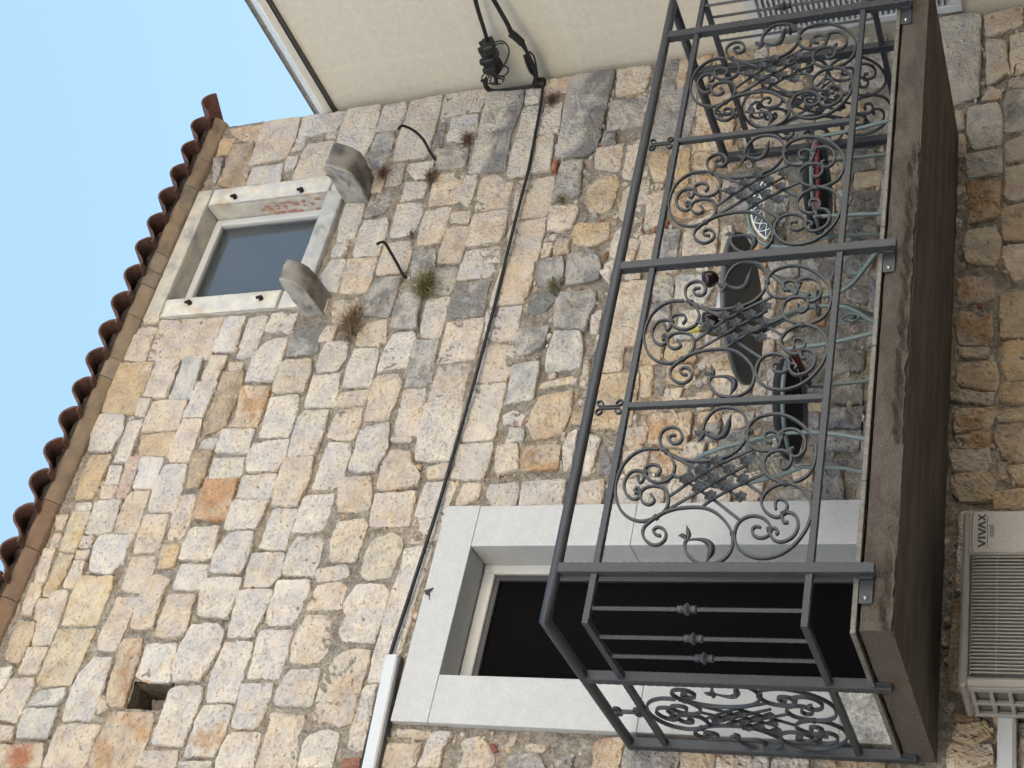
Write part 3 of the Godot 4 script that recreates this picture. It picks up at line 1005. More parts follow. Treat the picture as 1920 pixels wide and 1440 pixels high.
# ---------------------------------------------------------------- balcony
func build_balcony() -> void:
	var t := thing("balcony_slab", "stained brown concrete balcony slab under the grey railing", "balcony")
	var b := MB.new()
	var x0 := 2.250; var x1 := 5.585; var yb := 2.424; var yt := 2.532; var zf := 1.062
	var c0 := Color(0.098, 0.080, 0.067); var c1 := Color(0.138, 0.120, 0.104); var c2 := Color(0.092, 0.073, 0.061)
	var n := 150
	# front
	var rows := []; var cols := []
	for i in n + 1:
		var x := lerpf(x0, x1, float(i) / n)
		var row := PackedVector3Array()
		for j in 11:
			var y := lerpf(yb, yt, j / 10.0)
			var z := zf + noise_a.get_noise_2d(x * 6.0, y * 12.0) * 0.006 + noise_b.get_noise_2d(x * 40.0, y * 40.0) * 0.003
			# a spalled strip along the lower arris
			var sp := smoothstep(0.05, 0.3, noise_a.get_noise_2d(x * 1.4 + 3.0, 5.0) + 0.5 * noise_b.get_noise_2d(x * 9.0, 2.0) * 0.5)
			if x > 3.0 and x < 4.25: sp = 1.0
			var lim := 0.30 + 0.10 * noise_b.get_noise_2d(x * 14.0, 7.0)
			if j / 10.0 < lim: z -= 0.022 * sp
			row.append(Vector3(x, y, z))
			var f := clampf(0.5 + noise_a.get_noise_2d(x * 3.0, y * 9.0) * 1.4 + noise_b.get_noise_2d(x * 16.0, y * 30.0) * 0.7, 0, 1)
			cols.append(c0.lerp(c1, f))
		rows.append(row)
	b.grid(rows, false, func(_p): return Vector3.BACK, cols)
	# left and right ends
	for e in [x0, x1]:
		rows = []; cols = []
		for i in 41:
			var z := lerpf(0.0, zf, i / 40.0)
			var row := PackedVector3Array()
			for j in 7:
				var y := lerpf(yb, yt, j / 6.0)
				row.append(Vector3(e + noise_a.get_noise_2d(z * 6.0, y * 10.0 + e) * 0.004 * (1.0 if i < 40 else 0.0), y, z))
				cols.append(Color(0.125, 0.102, 0.082).lerp(c1, clampf(0.5 + noise_a.get_noise_2d(z * 4.0, y * 9.0) * 1.4 + noise_b.get_noise_2d(z * 16.0, y * 30.0) * 0.7, 0, 1)))
			rows.append(row)
		b.grid(rows, false, func(_p): return Vector3.LEFT if e == x0 else Vector3.RIGHT, cols)
	# underside with long water stains
	rows = []; cols = []
	for i in n + 1:
		var x := lerpf(x0, x1, float(i) / n)
		var row := PackedVector3Array()
		for j in 41:
			var z := lerpf(-0.02, zf - 0.002, j / 40.0)
			row.append(Vector3(x, yb + noise_b.get_noise_2d(x * 3.0, z * 14.0) * 0.004 + (0.012 * smoothstep(0.92, 1.0, j / 40.0) * (0.5 + noise_b.get_noise_2d(x * 14.0, 3.0))), z))
			var f := clampf(0.45 + noise_a.get_noise_2d(x * 1.1, z * 6.0) * 1.5 + noise_b.get_noise_2d(x * 5.0, z * 16.0) * 0.6, 0, 1)
			cols.append(c2.lerp(c1, f))
		rows.append(row)
	b.grid(rows, false, func(_p): return Vector3.DOWN, cols)
	b.col = c0
	b.quad(Vector3(x0, yt, 0), Vector3(x1, yt, 0), Vector3(x1, yt, zf), Vector3(x0, yt, zf), Vector3.UP)
	put(b, "slab", M.concrete, t)
	# floor slabs, laid with a small overhang
	var xs := [2.232, 2.83, 3.43, 4.03, 4.63, 5.20, 5.602]
	for k in 6:
		b = MB.new()
		b.box(Vector3((xs[k] + xs[k + 1]) / 2, FLOOR_Y - 0.009, 0.535), Vector3(xs[k + 1] - xs[k] - 0.003, 0.018, 1.075), 0.002)
		put(b, "floor_slab", M.granite, t)

# ---------------------------------------------------------------- railing
# hammered square bar: the arrises dip in and out
func hammered(b: MB, a: Vector3, d: Vector3, w: float, h: float, up: Vector3, chamfer := 0.0016) -> void:
	var L := a.distance_to(d)
	var n := maxi(2, int(L / 0.011))
	var t := (d - a) / L
	var side := t.cross(up).normalized()
	var u2 := side.cross(t).normalized()
	var rings := []
	for k in n + 1:
		var c := chamfer * (1.15 + 0.95 * sin(TAU * (L * k / n) / 0.033))
		var p := a + (d - a) * k / n
		var ring := PackedVector3Array()
		for s in [Vector2(1, -1), Vector2(1, 1), Vector2(-1, 1), Vector2(-1, -1)]:
			var s1: Vector2 = s
			var hx := w / 2; var hy := h / 2
			if s1.x * s1.y < 0:
				ring.append(p + side * (s1.x * (hx - c)) + u2 * (s1.y * hy)); ring.append(p + side * (s1.x * hx) + u2 * (s1.y * (hy - c)))
			else:
				ring.append(p + side * (s1.x * hx) + u2 * (s1.y * (hy - c))); ring.append(p + side * (s1.x * (hx - c)) + u2 * (s1.y * hy))
		rings.append(ring)
	for k in n:
		for e in 8:
			var e2 := (e + 1) % 8
			var A: Vector3 = rings[k][e]; var Bq: Vector3 = rings[k][e2]
			b.quad(A, Bq, rings[k + 1][e2], rings[k + 1][e], (A + Bq) * 0.5 - (a + (d - a) * k / n))
	for k in [0, n]:
		for e in range(1, 7): b.tri(rings[k][0], rings[k][e], rings[k][e + 1], -t if k == 0 else t)

# the scrollwork, read off the panel beside the balcony door; pixels of a 4x enlargement whose corner is (1100, 720)
const SCROLLS := [
	[540,490, 440,490, 350,530, 280,600, 235,690, 215,780, 225,870, 260,950, 320,1005, 400,1030, 470,1020, 520,1000],
	[560,492, 600,510, 640,560, 660,620, 645,680, 610,720, 550,740, 490,730, 450,700, 435,655, 450,620, 500,605, 545,620, 552,655, 528,690],
	[385,690, 388,722, 405,738, 425,715, 430,665, 380,650, 330,665, 295,710, 280,760, 290,810, 320,850, 360,866, 395,845, 402,800, 380,778, 362,800, 370,825],
	[520,1000, 570,970, 605,920, 615,860, 600,800, 560,775, 500,765, 440,780, 410,810, 405,850, 425,890, 465,905, 500,890, 505,860, 482,828],
	[670,385, 635,388, 618,412, 645,445, 682,448, 707,428, 716,390, 695,345, 650,325, 600,335, 560,370, 550,420, 565,475, 600,508, 640,532, 700,560, 780,578, 860,580, 960,570, 1050,545, 1120,505, 1170,450, 1200,390, 1210,340, 1200,270, 1160,210, 1100,182, 1030,177, 960,200, 910,250, 880,305, 872,345],
	[555,1140, 520,1130, 500,1100, 530,1075, 570,1085, 595,1120, 585,1170, 540,1205, 490,1205, 440,1170, 420,1120, 435,1070, 480,1030, 520,1000, 560,975, 640,945, 720,930, 800,925, 880,930, 950,955, 1010,1000, 1060,1060, 1090,1120, 1095,1190, 1080,1250, 1040,1305, 980,1340, 900,1352, 830,1340, 780,1305, 745,1255, 735,1205, 748,1172],
	[1385,440, 1345,430, 1335,390, 1350,365, 1390,355, 1430,370, 1455,405, 1450,440, 1430,480, 1370,500, 1300,500, 1240,475, 1210,430, 1205,370, 1220,310, 1270,260, 1340,235, 1420,225, 1500,240, 1570,275, 1630,320, 1680,380, 1715,450, 1720,520, 1710,580, 1690,640, 1650,690, 1590,725, 1520,740, 1450,732, 1400,715, 1350,680, 1330,620, 1335,570, 1360,530, 1410,505, 1460,500, 1500,510, 1530,540, 1530,590, 1500,630, 1460,630, 1445,590, 1455,560],
	[1470,395, 1455,420, 1435,400, 1450,368, 1475,352, 1520,340, 1570,345, 1620,380, 1640,440, 1630,500, 1590,540, 1550,545, 1525,520, 1530,490, 1555,480],
	[1420,940, 1415,905, 1425,872, 1460,865, 1490,880, 1505,910, 1495,950, 1460,990, 1420,1000, 1370,980, 1330,940, 1310,890, 1325,840, 1370,790, 1440,755, 1490,747, 1540,752, 1600,780, 1650,830, 1680,890, 1685,960, 1670,1030, 1640,1100, 1590,1170, 1530,1230, 1450,1280, 1360,1305, 1280,1305, 1210,1285, 1150,1240, 1115,1180, 1110,1130, 1120,1080, 1150,1030, 1200,1000, 1260,990, 1320,1005, 1360,1040, 1380,1080, 1375,1120, 1340,1150, 1290,1155, 1250,1130, 1245,1090, 1270,1070, 1305,1075],
	[1420,1130, 1435,1110, 1415,1085, 1380,1085, 1372,1110, 1400,1165, 1450,1185, 1510,1170, 1560,1130, 1585,1070, 1580,1010, 1550,975, 1510,965, 1480,970, 1468,1000, 1480,1040, 1515,1035]]
const LATTICE := [[935,572, 1080,665, 1180,735, 1320,830], [655,550, 870,665, 960,730, 1055,795, 1165,870], [640,680, 750,735, 845,800, 940,860, 1150,1025], [615,840, 750,745, 870,665, 985,600, 1240,485], [600,940, 845,800, 960,730, 1080,665, 1205,600], [870,910, 940,860, 1055,795, 1180,735, 1340,662]]
const ROSETTES := [985,600, 1080,665, 1180,735, 870,665, 960,730, 1055,795, 750,735, 845,800, 940,860, 1165,870, 1205,600]
const CLIPS := [[600,508, 40], [520,1000, -35], [437,668, 80], [395,812, 80], [1208,360, 95], [1490,747, 0], [1098,1125, 95], [1465,378, 45], [1525,520, 60], [1478,970, 60], [1372,1092, 95]]
const LEAVES := [[872,345, 890,370, 930,390, 980,400, 1030,378, 1052,330, 1070,270, 1085,225], [748,1172, 800,1163, 860,1165, 900,1180, 930,1212, 932,1255, 915,1300, 895,1338]]
const BUDS := [[872,345, 860,375, 825,362, 805,345], [872,345, 872,380, 850,410, 830,445], [748,1172, 735,1145, 715,1135, 685,1140], [748,1172, 765,1140, 758,1100, 748,1055]]

func motif(zx: float, zy: float, o: Dictionary) -> Vector3:
	var p := pw(1100.0 + zx / 4.0, 720.0 + zy / 4.0, RAIL_Z)
	var u: float = (p.x - 2.818) * o.s
	return o.at + o.along * u + Vector3(0, p.y, 0)

func flat_section(w: float, d: float) -> PackedVector2Array:
	var c := 0.0012
	return PackedVector2Array([Vector2(w / 2, -d / 2 + c), Vector2(w / 2, d / 2 - c), Vector2(w / 2 - c, d / 2), Vector2(-w / 2 + c, d / 2), Vector2(-w / 2, d / 2 - c), Vector2(-w / 2, -d / 2 + c), Vector2(-w / 2 + c, -d / 2), Vector2(w / 2 - c, -d / 2)])

func panel_meshes(o: Dictionary) -> Array:
	var out := []
	var up: Vector3 = o.up
	for S in SCROLLS:
		var P := []
		for k in range(0, S.size(), 2): P.append(motif(S[k], S[k + 1], o))
		var b := MB.new()
		b.sweep(pv3(crom(P, 5)), flat_section(0.0098, 0.0150), up)
		out.append(["scroll", b.mesh()])
	var q := 0
	for S in LATTICE:
		var P := []
		for k in range(0, S.size(), 2): P.append(motif(S[k], S[k + 1], o) + up * (0.0045 if q < 3 else -0.0045))
		var b := MB.new()
		b.sweep(pv3(P), flat_section(0.0105, 0.0095), up)
		out.append(["lattice_bar", b.mesh()])
		q += 1
	for k in range(0, ROSETTES.size(), 2):
		var c := motif(ROSETTES[k], ROSETTES[k + 1], o) + up * 0.010
		var b := MB.new()
		var e1: Vector3 = o.along; var e2 := Vector3.UP
		var rows := []
		for g in [[0.003, 0.002], [0.008, 0.002], [0.015, 0.006], [0.0225, 0.013], [0.0215, 0.010], [0.007, -0.001]]:
			var ring := PackedVector3Array()
			for s in 30:
				var a := TAU * s / 30
				var r: float = g[0] * (1.0 + (0.13 * cos(a * 6.0) if g[0] > 0.012 else 0.0))
				ring.append(c + (e1 * cos(a) + e2 * sin(a)) * r + up * g[1])
			rows.append(ring)
		b.grid(rows, true, func(_p): return up)
		b.lathe(c + up * 0.002, PackedVector2Array([Vector2(0.0055, 0), Vector2(0.0048, 0.003), Vector2(0.0, 0.005)]), 8, up)
		out.append(["rosette", b.mesh()])
	for cl in CLIPS:
		var c := motif(cl[0], cl[1], o)
		var ang := deg_to_rad(cl[2])
		var t1: Vector3 = (motif(cl[0] + cos(ang) * 40.0, cl[1] + sin(ang) * 40.0, o) - c).normalized()
		var B := Basis(t1, up.cross(t1), up)
		var b := MB.new()
		for s in [-1, 0, 1]: b.box(c + t1 * 0.0052 * s, Vector3(0.0048, 0.021, 0.0185), 0.0015, B)
		out.append(["clip", b.mesh()])
	for L in LEAVES:
		var P := []
		for k in range(0, L.size(), 2): P.append(motif(L[k], L[k + 1], o))
		var path := crom(P, 5)
		var b := MB.new()
		var sc := PackedFloat32Array()
		for k in path.size():
			var f := float(k) / (path.size() - 1)
			sc.append(lerpf(0.75, 1.9, smoothstep(0.1, 0.6, f)) * (1.0 - 0.85 * smoothstep(0.72, 1.0, f)))
		b.sweep(pv3(path), PackedVector2Array([Vector2(0.007, -0.002), Vector2(0.0035, 0.004), Vector2(0.0, 0.0055), Vector2(-0.0035, 0.004), Vector2(-0.007, -0.002), Vector2(0, -0.005)]), up, true, true, sc)
		out.append(["leaf", b.mesh()])
	for L in BUDS:
		var P := []
		for k in range(0, L.size(), 2): P.append(motif(L[k], L[k + 1], o))
		var path := crom(P, 5)
		var b := MB.new()
		var sc := PackedFloat32Array()
		for k in path.size():
			var f := float(k) / (path.size() - 1)
			sc.append(lerpf(0.7, 1.5, smoothstep(0.0, 0.5, f)) * (1.0 - 0.9 * smoothstep(0.6, 1.0, f)))
		b.sweep(pv3(path), PackedVector2Array([Vector2(0.006, -0.003), Vector2(0.004, 0.004), Vector2(-0.004, 0.004), Vector2(-0.006, -0.003)]), up, true, true, sc)
		out.append(["leaf", b.mesh()])
	return out

func small_scroll(at: Vector3, along: Vector3, up: Vector3) -> MB:
	# the two C-scrolls back to back between handrail and top rail
	var b := MB.new()
	for s in [-1.0, 1.0]:
		var P := []
		for q in [[0.012, 0.028], [0.022, 0.030], [0.030, 0.040], [0.024, 0.052], [0.012, 0.050], [0.004, 0.036], [0.003, 0.0], [0.004, -0.036], [0.012, -0.050], [0.024, -0.052], [0.030, -0.040], [0.022, -0.030], [0.012, -0.028]]:
			P.append(at + along * s * (q[0] + 0.002) + Vector3(0, q[1], 0))
		b.sweep(pv3(crom(P, 5)), flat_section(0.006, 0.014), up)
	return b

func build_railing() -> void:
	var t := thing("balcony_railing", "dark grey wrought iron balcony railing with scrolled panels", "railing")
	var xl := 2.247; var xr := 5.592; var zr := RAIL_Z
	var hy := 3.632
	# round handrail with mitred corners
	var b := MB.new()
	var sec := PackedVector2Array()
	for k in 20: sec.append(Vector2(cos(TAU * k / 20), sin(TAU * k / 20)) * 0.0215)
	var path := []
	for k in 13: path.append(Vector3(xl, hy, lerpf(-0.01, zr, k / 12.0)))
	for k in range(1, 31): path.append(Vector3(lerpf(xl, xr, k / 30.0), hy, zr))
	for k in range(1, 13): path.append(Vector3(xr, hy, lerpf(zr, -0.01, k / 12.0)))
	b.sweep(pv3(path), sec, Vector3.UP, true)
	put(b, "handrail", M.iron, t)
	# square rails
	for y in [3.477, 2.703]:
		b = MB.new()
		hammered(b, Vector3(xl - 0.0125, y, zr), Vector3(xr + 0.0125, y, zr), 0.025, 0.025, Vector3.UP)
		put(b, "rail", M.iron, t)
		for x in [xl, xr]:
			b = MB.new()
			hammered(b, Vector3(x, y, 0.0), Vector3(x, y, zr - 0.0128), 0.025, 0.025, Vector3.UP)
			put(b, "rail", M.iron, t)
	# posts with their feet bolted to the slab edge
	var Y0 := 2.487
	for x in [2.456, 3.902, 5.350]:
		b = MB.new()
		hammered(b, Vector3(x, Y0, zr + 0.001), Vector3(x, hy - 0.014, zr + 0.001), 0.040, 0.040, Vector3.BACK, 0.0022)
		var po := put(b, "post", M.iron, t)
		foot(po, Vector3(x, Y0 + 0.03, zr - 0.012), Vector3.LEFT, Vector3.BACK)
	for sx in [-1.0, 1.0]:
		var x := xl if sx < 0 else xr
		for z in [0.655, 0.045]:
			b = MB.new()
			hammered(b, Vector3(x + 0.001 * sx, Y0, z), Vector3(x + 0.001 * sx, hy - 0.014, z), 0.040, 0.040, Vector3.BACK, 0.0022)
			var po := put(b, "post", M.iron, t)
			foot(po, Vector3(x - 0.002 * sx, Y0 + 0.03, z), Vector3.BACK, Vector3(sx, 0, 0))
	# dividers between the scroll panels, with little scrolls above
	for x in [3.179, 4.625]:
		b = MB.new()
		hammered(b, Vector3(x, 2.7155, zr), Vector3(x, 3.4645, zr), 0.025, 0.025, Vector3.BACK)
		put(b, "divider", M.iron, t)
		put(small_scroll(Vector3(x, 3.549, zr), Vector3.RIGHT, Vector3.BACK), "small_scroll", M.iron, t)
	for x in [xl, xr]:
		put(small_scroll(Vector3(x, 3.549, 0.35), Vector3.BACK, Vector3.RIGHT), "small_scroll", M.iron, t)
	# plain balusters with collars
	for q in [[2.300, zr], [xl, 0.985], [xl, 0.835], [5.54, zr], [xr, 0.985], [xr, 0.835]]:
		b = MB.new()
		hammered(b, Vector3(q[0], 2.716, q[1]), Vector3(q[0], 3.464, q[1]), 0.0125, 0.0125, Vector3(1, 0, 1).normalized(), 0.0013)
		var ba := put(b, "baluster", M.iron, t)
		b = MB.new()
		var pr := PackedVector2Array()
		for e in [[0.007, -0.036], [0.0125, -0.034], [0.0145, -0.030], [0.0125, -0.026], [0.0145, -0.021], [0.0125, -0.017], [0.0105, -0.014], [0.0150, -0.010], [0.0165, -0.006], [0.0215, -0.003], [0.0225, 0.0], [0.0215, 0.003], [0.0165, 0.006], [0.0150, 0.010], [0.0105, 0.014], [0.0125, 0.017], [0.0145, 0.021], [0.0125, 0.026], [0.0145, 0.030], [0.0125, 0.034], [0.007, 0.036]]:
			pr.append(Vector2(e[0], e[1]))
		b.lathe(Vector3(q[0], 3.115, q[1]), pr, 18)
		put(b, "collar", M.iron, ba)
	# scroll panels
	var fm := panel_meshes({"s": 1.0, "at": Vector3.ZERO, "along": Vector3.RIGHT, "up": Vector3.BACK})
	for x in [2.818, 3.541, 4.264, 4.988]:
		var pn := Node3D.new()
		name_in(pn, "scroll_panel", t)
		pn.position = Vector3(x, 0, zr)
		for e in fm: put(e[1], e[0], M.iron, pn)
	var sl := panel_meshes({"s": 0.86, "at": Vector3.ZERO, "along": Vector3.BACK, "up": Vector3.LEFT})
	var sr := panel_meshes({"s": 0.86, "at": Vector3.ZERO, "along": Vector3.FORWARD, "up": Vector3.RIGHT})
	for q in [[sl, xl], [sr, xr]]:
		var pn := Node3D.new()
		name_in(pn, "scroll_panel", t)
		pn.position = Vector3(q[1], 0, 0.350)
		for e in q[0]: put(e[1], e[0], M.iron, pn)

func foot(po: Node3D, at: Vector3, dir: Vector3, out: Vector3) -> void:
	# a bent plate that carries the post to the slab edge, and its bolt
	var b := MB.new()
	var B := Basis(dir, Vector3.UP, dir.cross(Vector3.UP))
	b.box(at + dir * 0.060 - out * 0.020, Vector3(0.10, 0.046, 0.007), 0.0015, B)
	b.box(at + dir * 0.022 - out * 0.010, Vector3(0.007, 0.046, 0.030), 0.0015, B)
	put(b, "foot", M.iron, po)
	b = MB.new()
	b.lathe(at + dir * 0.088 - out * 0.0165, PackedVector2Array([Vector2(0.009, 0), Vector2(0.009, 0.004), Vector2(0.005, 0.0045), Vector2(0.005, 0.009), Vector2(0.0, 0.0105)]), 10, out)
	put(b, "bolt", M.bolt, po)

# ---------------------------------------------------------------- things fixed to the wall
func build_wall_fittings() -> void:
	# two stone brackets below the upper window
	var k := 0
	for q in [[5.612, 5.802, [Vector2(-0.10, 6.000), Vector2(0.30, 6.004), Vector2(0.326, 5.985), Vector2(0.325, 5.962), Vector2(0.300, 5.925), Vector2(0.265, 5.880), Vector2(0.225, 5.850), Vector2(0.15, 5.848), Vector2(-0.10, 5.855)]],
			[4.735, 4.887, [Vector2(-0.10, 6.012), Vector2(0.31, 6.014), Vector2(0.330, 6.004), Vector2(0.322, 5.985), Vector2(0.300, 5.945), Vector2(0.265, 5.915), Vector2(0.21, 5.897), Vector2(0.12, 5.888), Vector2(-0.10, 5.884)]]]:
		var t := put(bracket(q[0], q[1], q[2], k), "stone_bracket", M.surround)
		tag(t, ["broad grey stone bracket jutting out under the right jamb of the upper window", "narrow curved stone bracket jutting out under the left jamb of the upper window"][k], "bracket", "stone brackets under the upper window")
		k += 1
	# iron rods that once held a shelf
	var rods := [[[pw(815, 297.5, 0.0), Vector3(0, 0, -0.05)], "long bent iron rod curving out of the quoins above the dry weeds", [pw(815, 297.5, 0.0), pw(806, 284, 0.03), pw(793, 261, 0.09), pw(776, 245, 0.15), pw(757, 236, 0.20), pw(750, 238, 0.215), pw(746.5, 243, 0.21)]],
		[[], "short hooked iron rod sticking out of the wall above the green weed", [pw(757.5, 517.5, 0.0), pw(745, 495, 0.06), pw(732, 472, 0.13), pw(722, 456, 0.19), pw(715, 454, 0.20), pw(706, 458, 0.20)]]]
	for r in rods:
		var b := MB.new()
		var P: Array = r[2]
		P.push_front(P[0] + Vector3(0.01, -0.02, -0.05))
		b.tube(pv3(crom(P, 5)), 0.0085, 8)
		tag(put(b, "iron_rod", M.rust), r[1], "rod", "iron rods in the wall")
	# the long black cable clipped to the wall
	var C := [[1017.5, 163], [1015, 190], [1004, 250], [991, 318], [980, 360], [962, 430], [945, 500], [924, 585], [899, 680], [874, 770], [853, 840], [836, 900], [812, 980], [786, 1060], [757, 1150], [731, 1230], [707, 1325], [690, 1385], [678, 1437], [668, 1480], [650, 1560], [610, 1720]]
	var P := []
	for q in C: P.append(pw(q[0], q[1], 0.032 + 0.006 * sin(q[1] * 0.02)))
	P.push_front(pw(1016, 157, 0.06))
	var b := MB.new()
	b.tube(pv3(crom(P, 4)), 0.0092, 10)
	tag(put(b, "wall_cable", M.cable), "thick black cable running along the stone wall from the corner to above the door", "cable")
	# white cable trunking
	var t := thing("cable_trunking", "white plastic cable trunking above the balcony door", "trunking")
	b = MB.new()
	var A := pw(738, 1231, 0.03); var B2 := A + Vector3(-1.6, -0.098, 0.0)
	var dirx := (B2 - A).normalized()
	b.box((A + B2) / 2 + Vector3(0, -0.002, 0.004), Vector3(A.distance_to(B2), 0.064, 0.052), 0.007, Basis(dirx, Vector3.BACK.cross(dirx), Vector3.BACK))
	put(b, "cover", M.duct, t)
	b = MB.new()
	b.box((A + B2) / 2 + Vector3(0.006, -0.036, -0.018), Vector3(A.distance_to(B2), 0.006, 0.03), 0.001, Basis(dirx, Vector3.BACK.cross(dirx), Vector3.BACK))
	put(b, "base", M.frame_dark, t)
	# black cable bundle hanging at the corner
	var w := thing("cable_bundle", "black overhead cables with connectors and curled wires at the corner of the house", "cables")
	var f := func(x: float, y: float, z := 0.07): return px(860.0 + x / 7.58, y / 7.58, 0, 6.48 - z * 0.6)
	b = MB.new()
	b.tube(pv3(crom([f.call(150, -300), f.call(232, 0), f.call(290, 200), f.call(370, 450), f.call(410, 620), f.call(450, 760), f.call(490, 930), f.call(520, 1080), f.call(540, 1180)], 5)), 0.0125, 8)
	b.tube(pv3(crom([f.call(165, -300), f.call(250, 0), f.call(300, 190), f.call(385, 470), f.call(425, 640)], 5)), 0.009, 8)
	put(b, "overhead_cable", M.cable, w)
	b = MB.new()
	b.tube(pv3(crom([f.call(330, -250), f.call(490, 0), f.call(590, 170), f.call(690, 350), f.call(740, 470), f.call(830, 560), f.call(940, 690), f.call(990, 780), f.call(1050, 900), f.call(1100, 1040), f.call(1108, 1130), f.call(1080, 1205, 0.06), f.call(960, 1240, 0.05), f.call(720, 1272, 0.05), f.call(500, 1290, 0.05), f.call(420, 1250, 0.06), f.call(375, 1180, 0.07), f.call(390, 1120)], 5)), 0.0115, 8)
	b.tube(pv3(crom([f.call(505, 0), f.call(610, 180), f.call(700, 340), f.call(760, 450), f.call(900, 590), f.call(960, 720), f.call(1010, 860), f.call(1075, 1000), f.call(1112, 1120), f.call(1060, 1215, 0.06), f.call(800, 1262, 0.05), f.call(520, 1300, 0.05), f.call(400, 1262, 0.06), f.call(365, 1170, 0.07)], 5)), 0.0115, 8)
	b.tube(pv3(crom([f.call(1000, 730), f.call(1060, 790), f.call(1090, 880), f.call(1110, 1000), f.call(1118, 1110)], 5)), 0.006, 6)
	b.tube(pv3(crom([f.call(940, 790), f.call(975, 900), f.call(1030, 1020), f.call(1075, 1060), f.call(1095, 1130)], 5)), 0.012, 8)
	put(b, "overhead_cable", M.cable, w)
	b = MB.new()
	b.tube(pv3(crom([f.call(730, 470), f.call(780, 500), f.call(850, 560), f.call(900, 610)], 4)), 0.024, 8)
	put(b, "splice", M.cable, w)
	for q in [[430, 655, 0.110, 0.070, 0.3], [450, 820, 0.120, 0.085, 0.05], [495, 945, 0.105, 0.080, -0.1]]:
		b = MB.new()
		var c: Vector3 = f.call(q[0], q[1], 0.09)
		b.box(c, Vector3(q[2], q[3], 0.06), 0.008, Basis(Vector3(0, 0, 1), q[4]))
		b.box(c + Vector3(-0.03, 0.045, 0), Vector3(0.03, 0.03, 0.035), 0.004, Basis(Vector3(0, 0, 1), q[4]))
		b.box(c + Vector3(0.02, 0.050, 0.01), Vector3(0.022, 0.025, 0.03), 0.004, Basis(Vector3(0, 0, 1), q[4] + 0.3))
		put(b, "connector", M.cable, w)
	var loops := [[[500, 610], [570, 585], [640, 595], [700, 660], [715, 740], [690, 840], [640, 930], [590, 1010], [540, 1080]], [[515, 645], [580, 615], [640, 625]],
		[[550, 855], [600, 870], [625, 920], [615, 970], [570, 1010]], [[590, 925], [650, 935], [700, 970], [700, 1020], [660, 1070], [600, 1090], [540, 1110]],
		[[520, 1090], [470, 1040], [400, 1035], [345, 1070], [330, 1110], [350, 1150], [420, 1150]], [[440, 1030], [400, 1070], [370, 1120], [320, 1140], [330, 1160], [370, 1150]],
		[[480, 1050], [430, 1090], [400, 1150], [430, 1190], [520, 1170]], [[540, 1070], [600, 1080], [660, 1110]], [[530, 1110], [600, 1120], [640, 1130], [620, 1165]], [[500, 1060], [450, 1120], [460, 1190], [540, 1200], [600, 1190]]]
	for L in loops:
		b = MB.new()
		var Q := []
		var zz := 0.06 + rng.randf() * 0.07
		for e in L: Q.append(f.call(e[0], e[1], zz))
		b.tube(pv3(crom(Q, 6)), 0.0048, 6)
		put(b, "thin_wire", M.cable, w)
	b = MB.new()
	var cp: Vector3 = f.call(1150, 1190, 0.05)
	b.box(cp, Vector3(0.055, 0.075, 0.06), 0.006)
	b.tube(pv3([cp + Vector3(0, 0, -0.1), cp + Vector3(0, 0, 0.03)]), 0.012, 8)
	put(b, "wall_clamp", M.rust, w)
	# a small black clip with a wire tail on the door lintel
	b = MB.new()
	var bp := pw(803, 1111, 0.032)
	b.prism(pv3([bp + Vector3(-0.012, 0.010, 0), bp + Vector3(0.006, 0.020, 0.004), bp + Vector3(0.022, -0.024, 0.002), bp + Vector3(0.0, -0.006, 0), bp + Vector3(-0.016, -0.014, 0)]), Vector3(0, 0, 0.006))
	b.tube(pv3(crom([bp + Vector3(-0.008, -0.008, 0.002), bp + Vector3(-0.022, -0.010, 0.002), bp + Vector3(-0.040, -0.018, 0.0)], 4)), 0.0015, 5)
	tag(put(b, "cable_clip", M.cable), "tiny black clip with a loose wire on the white door lintel", "clip")

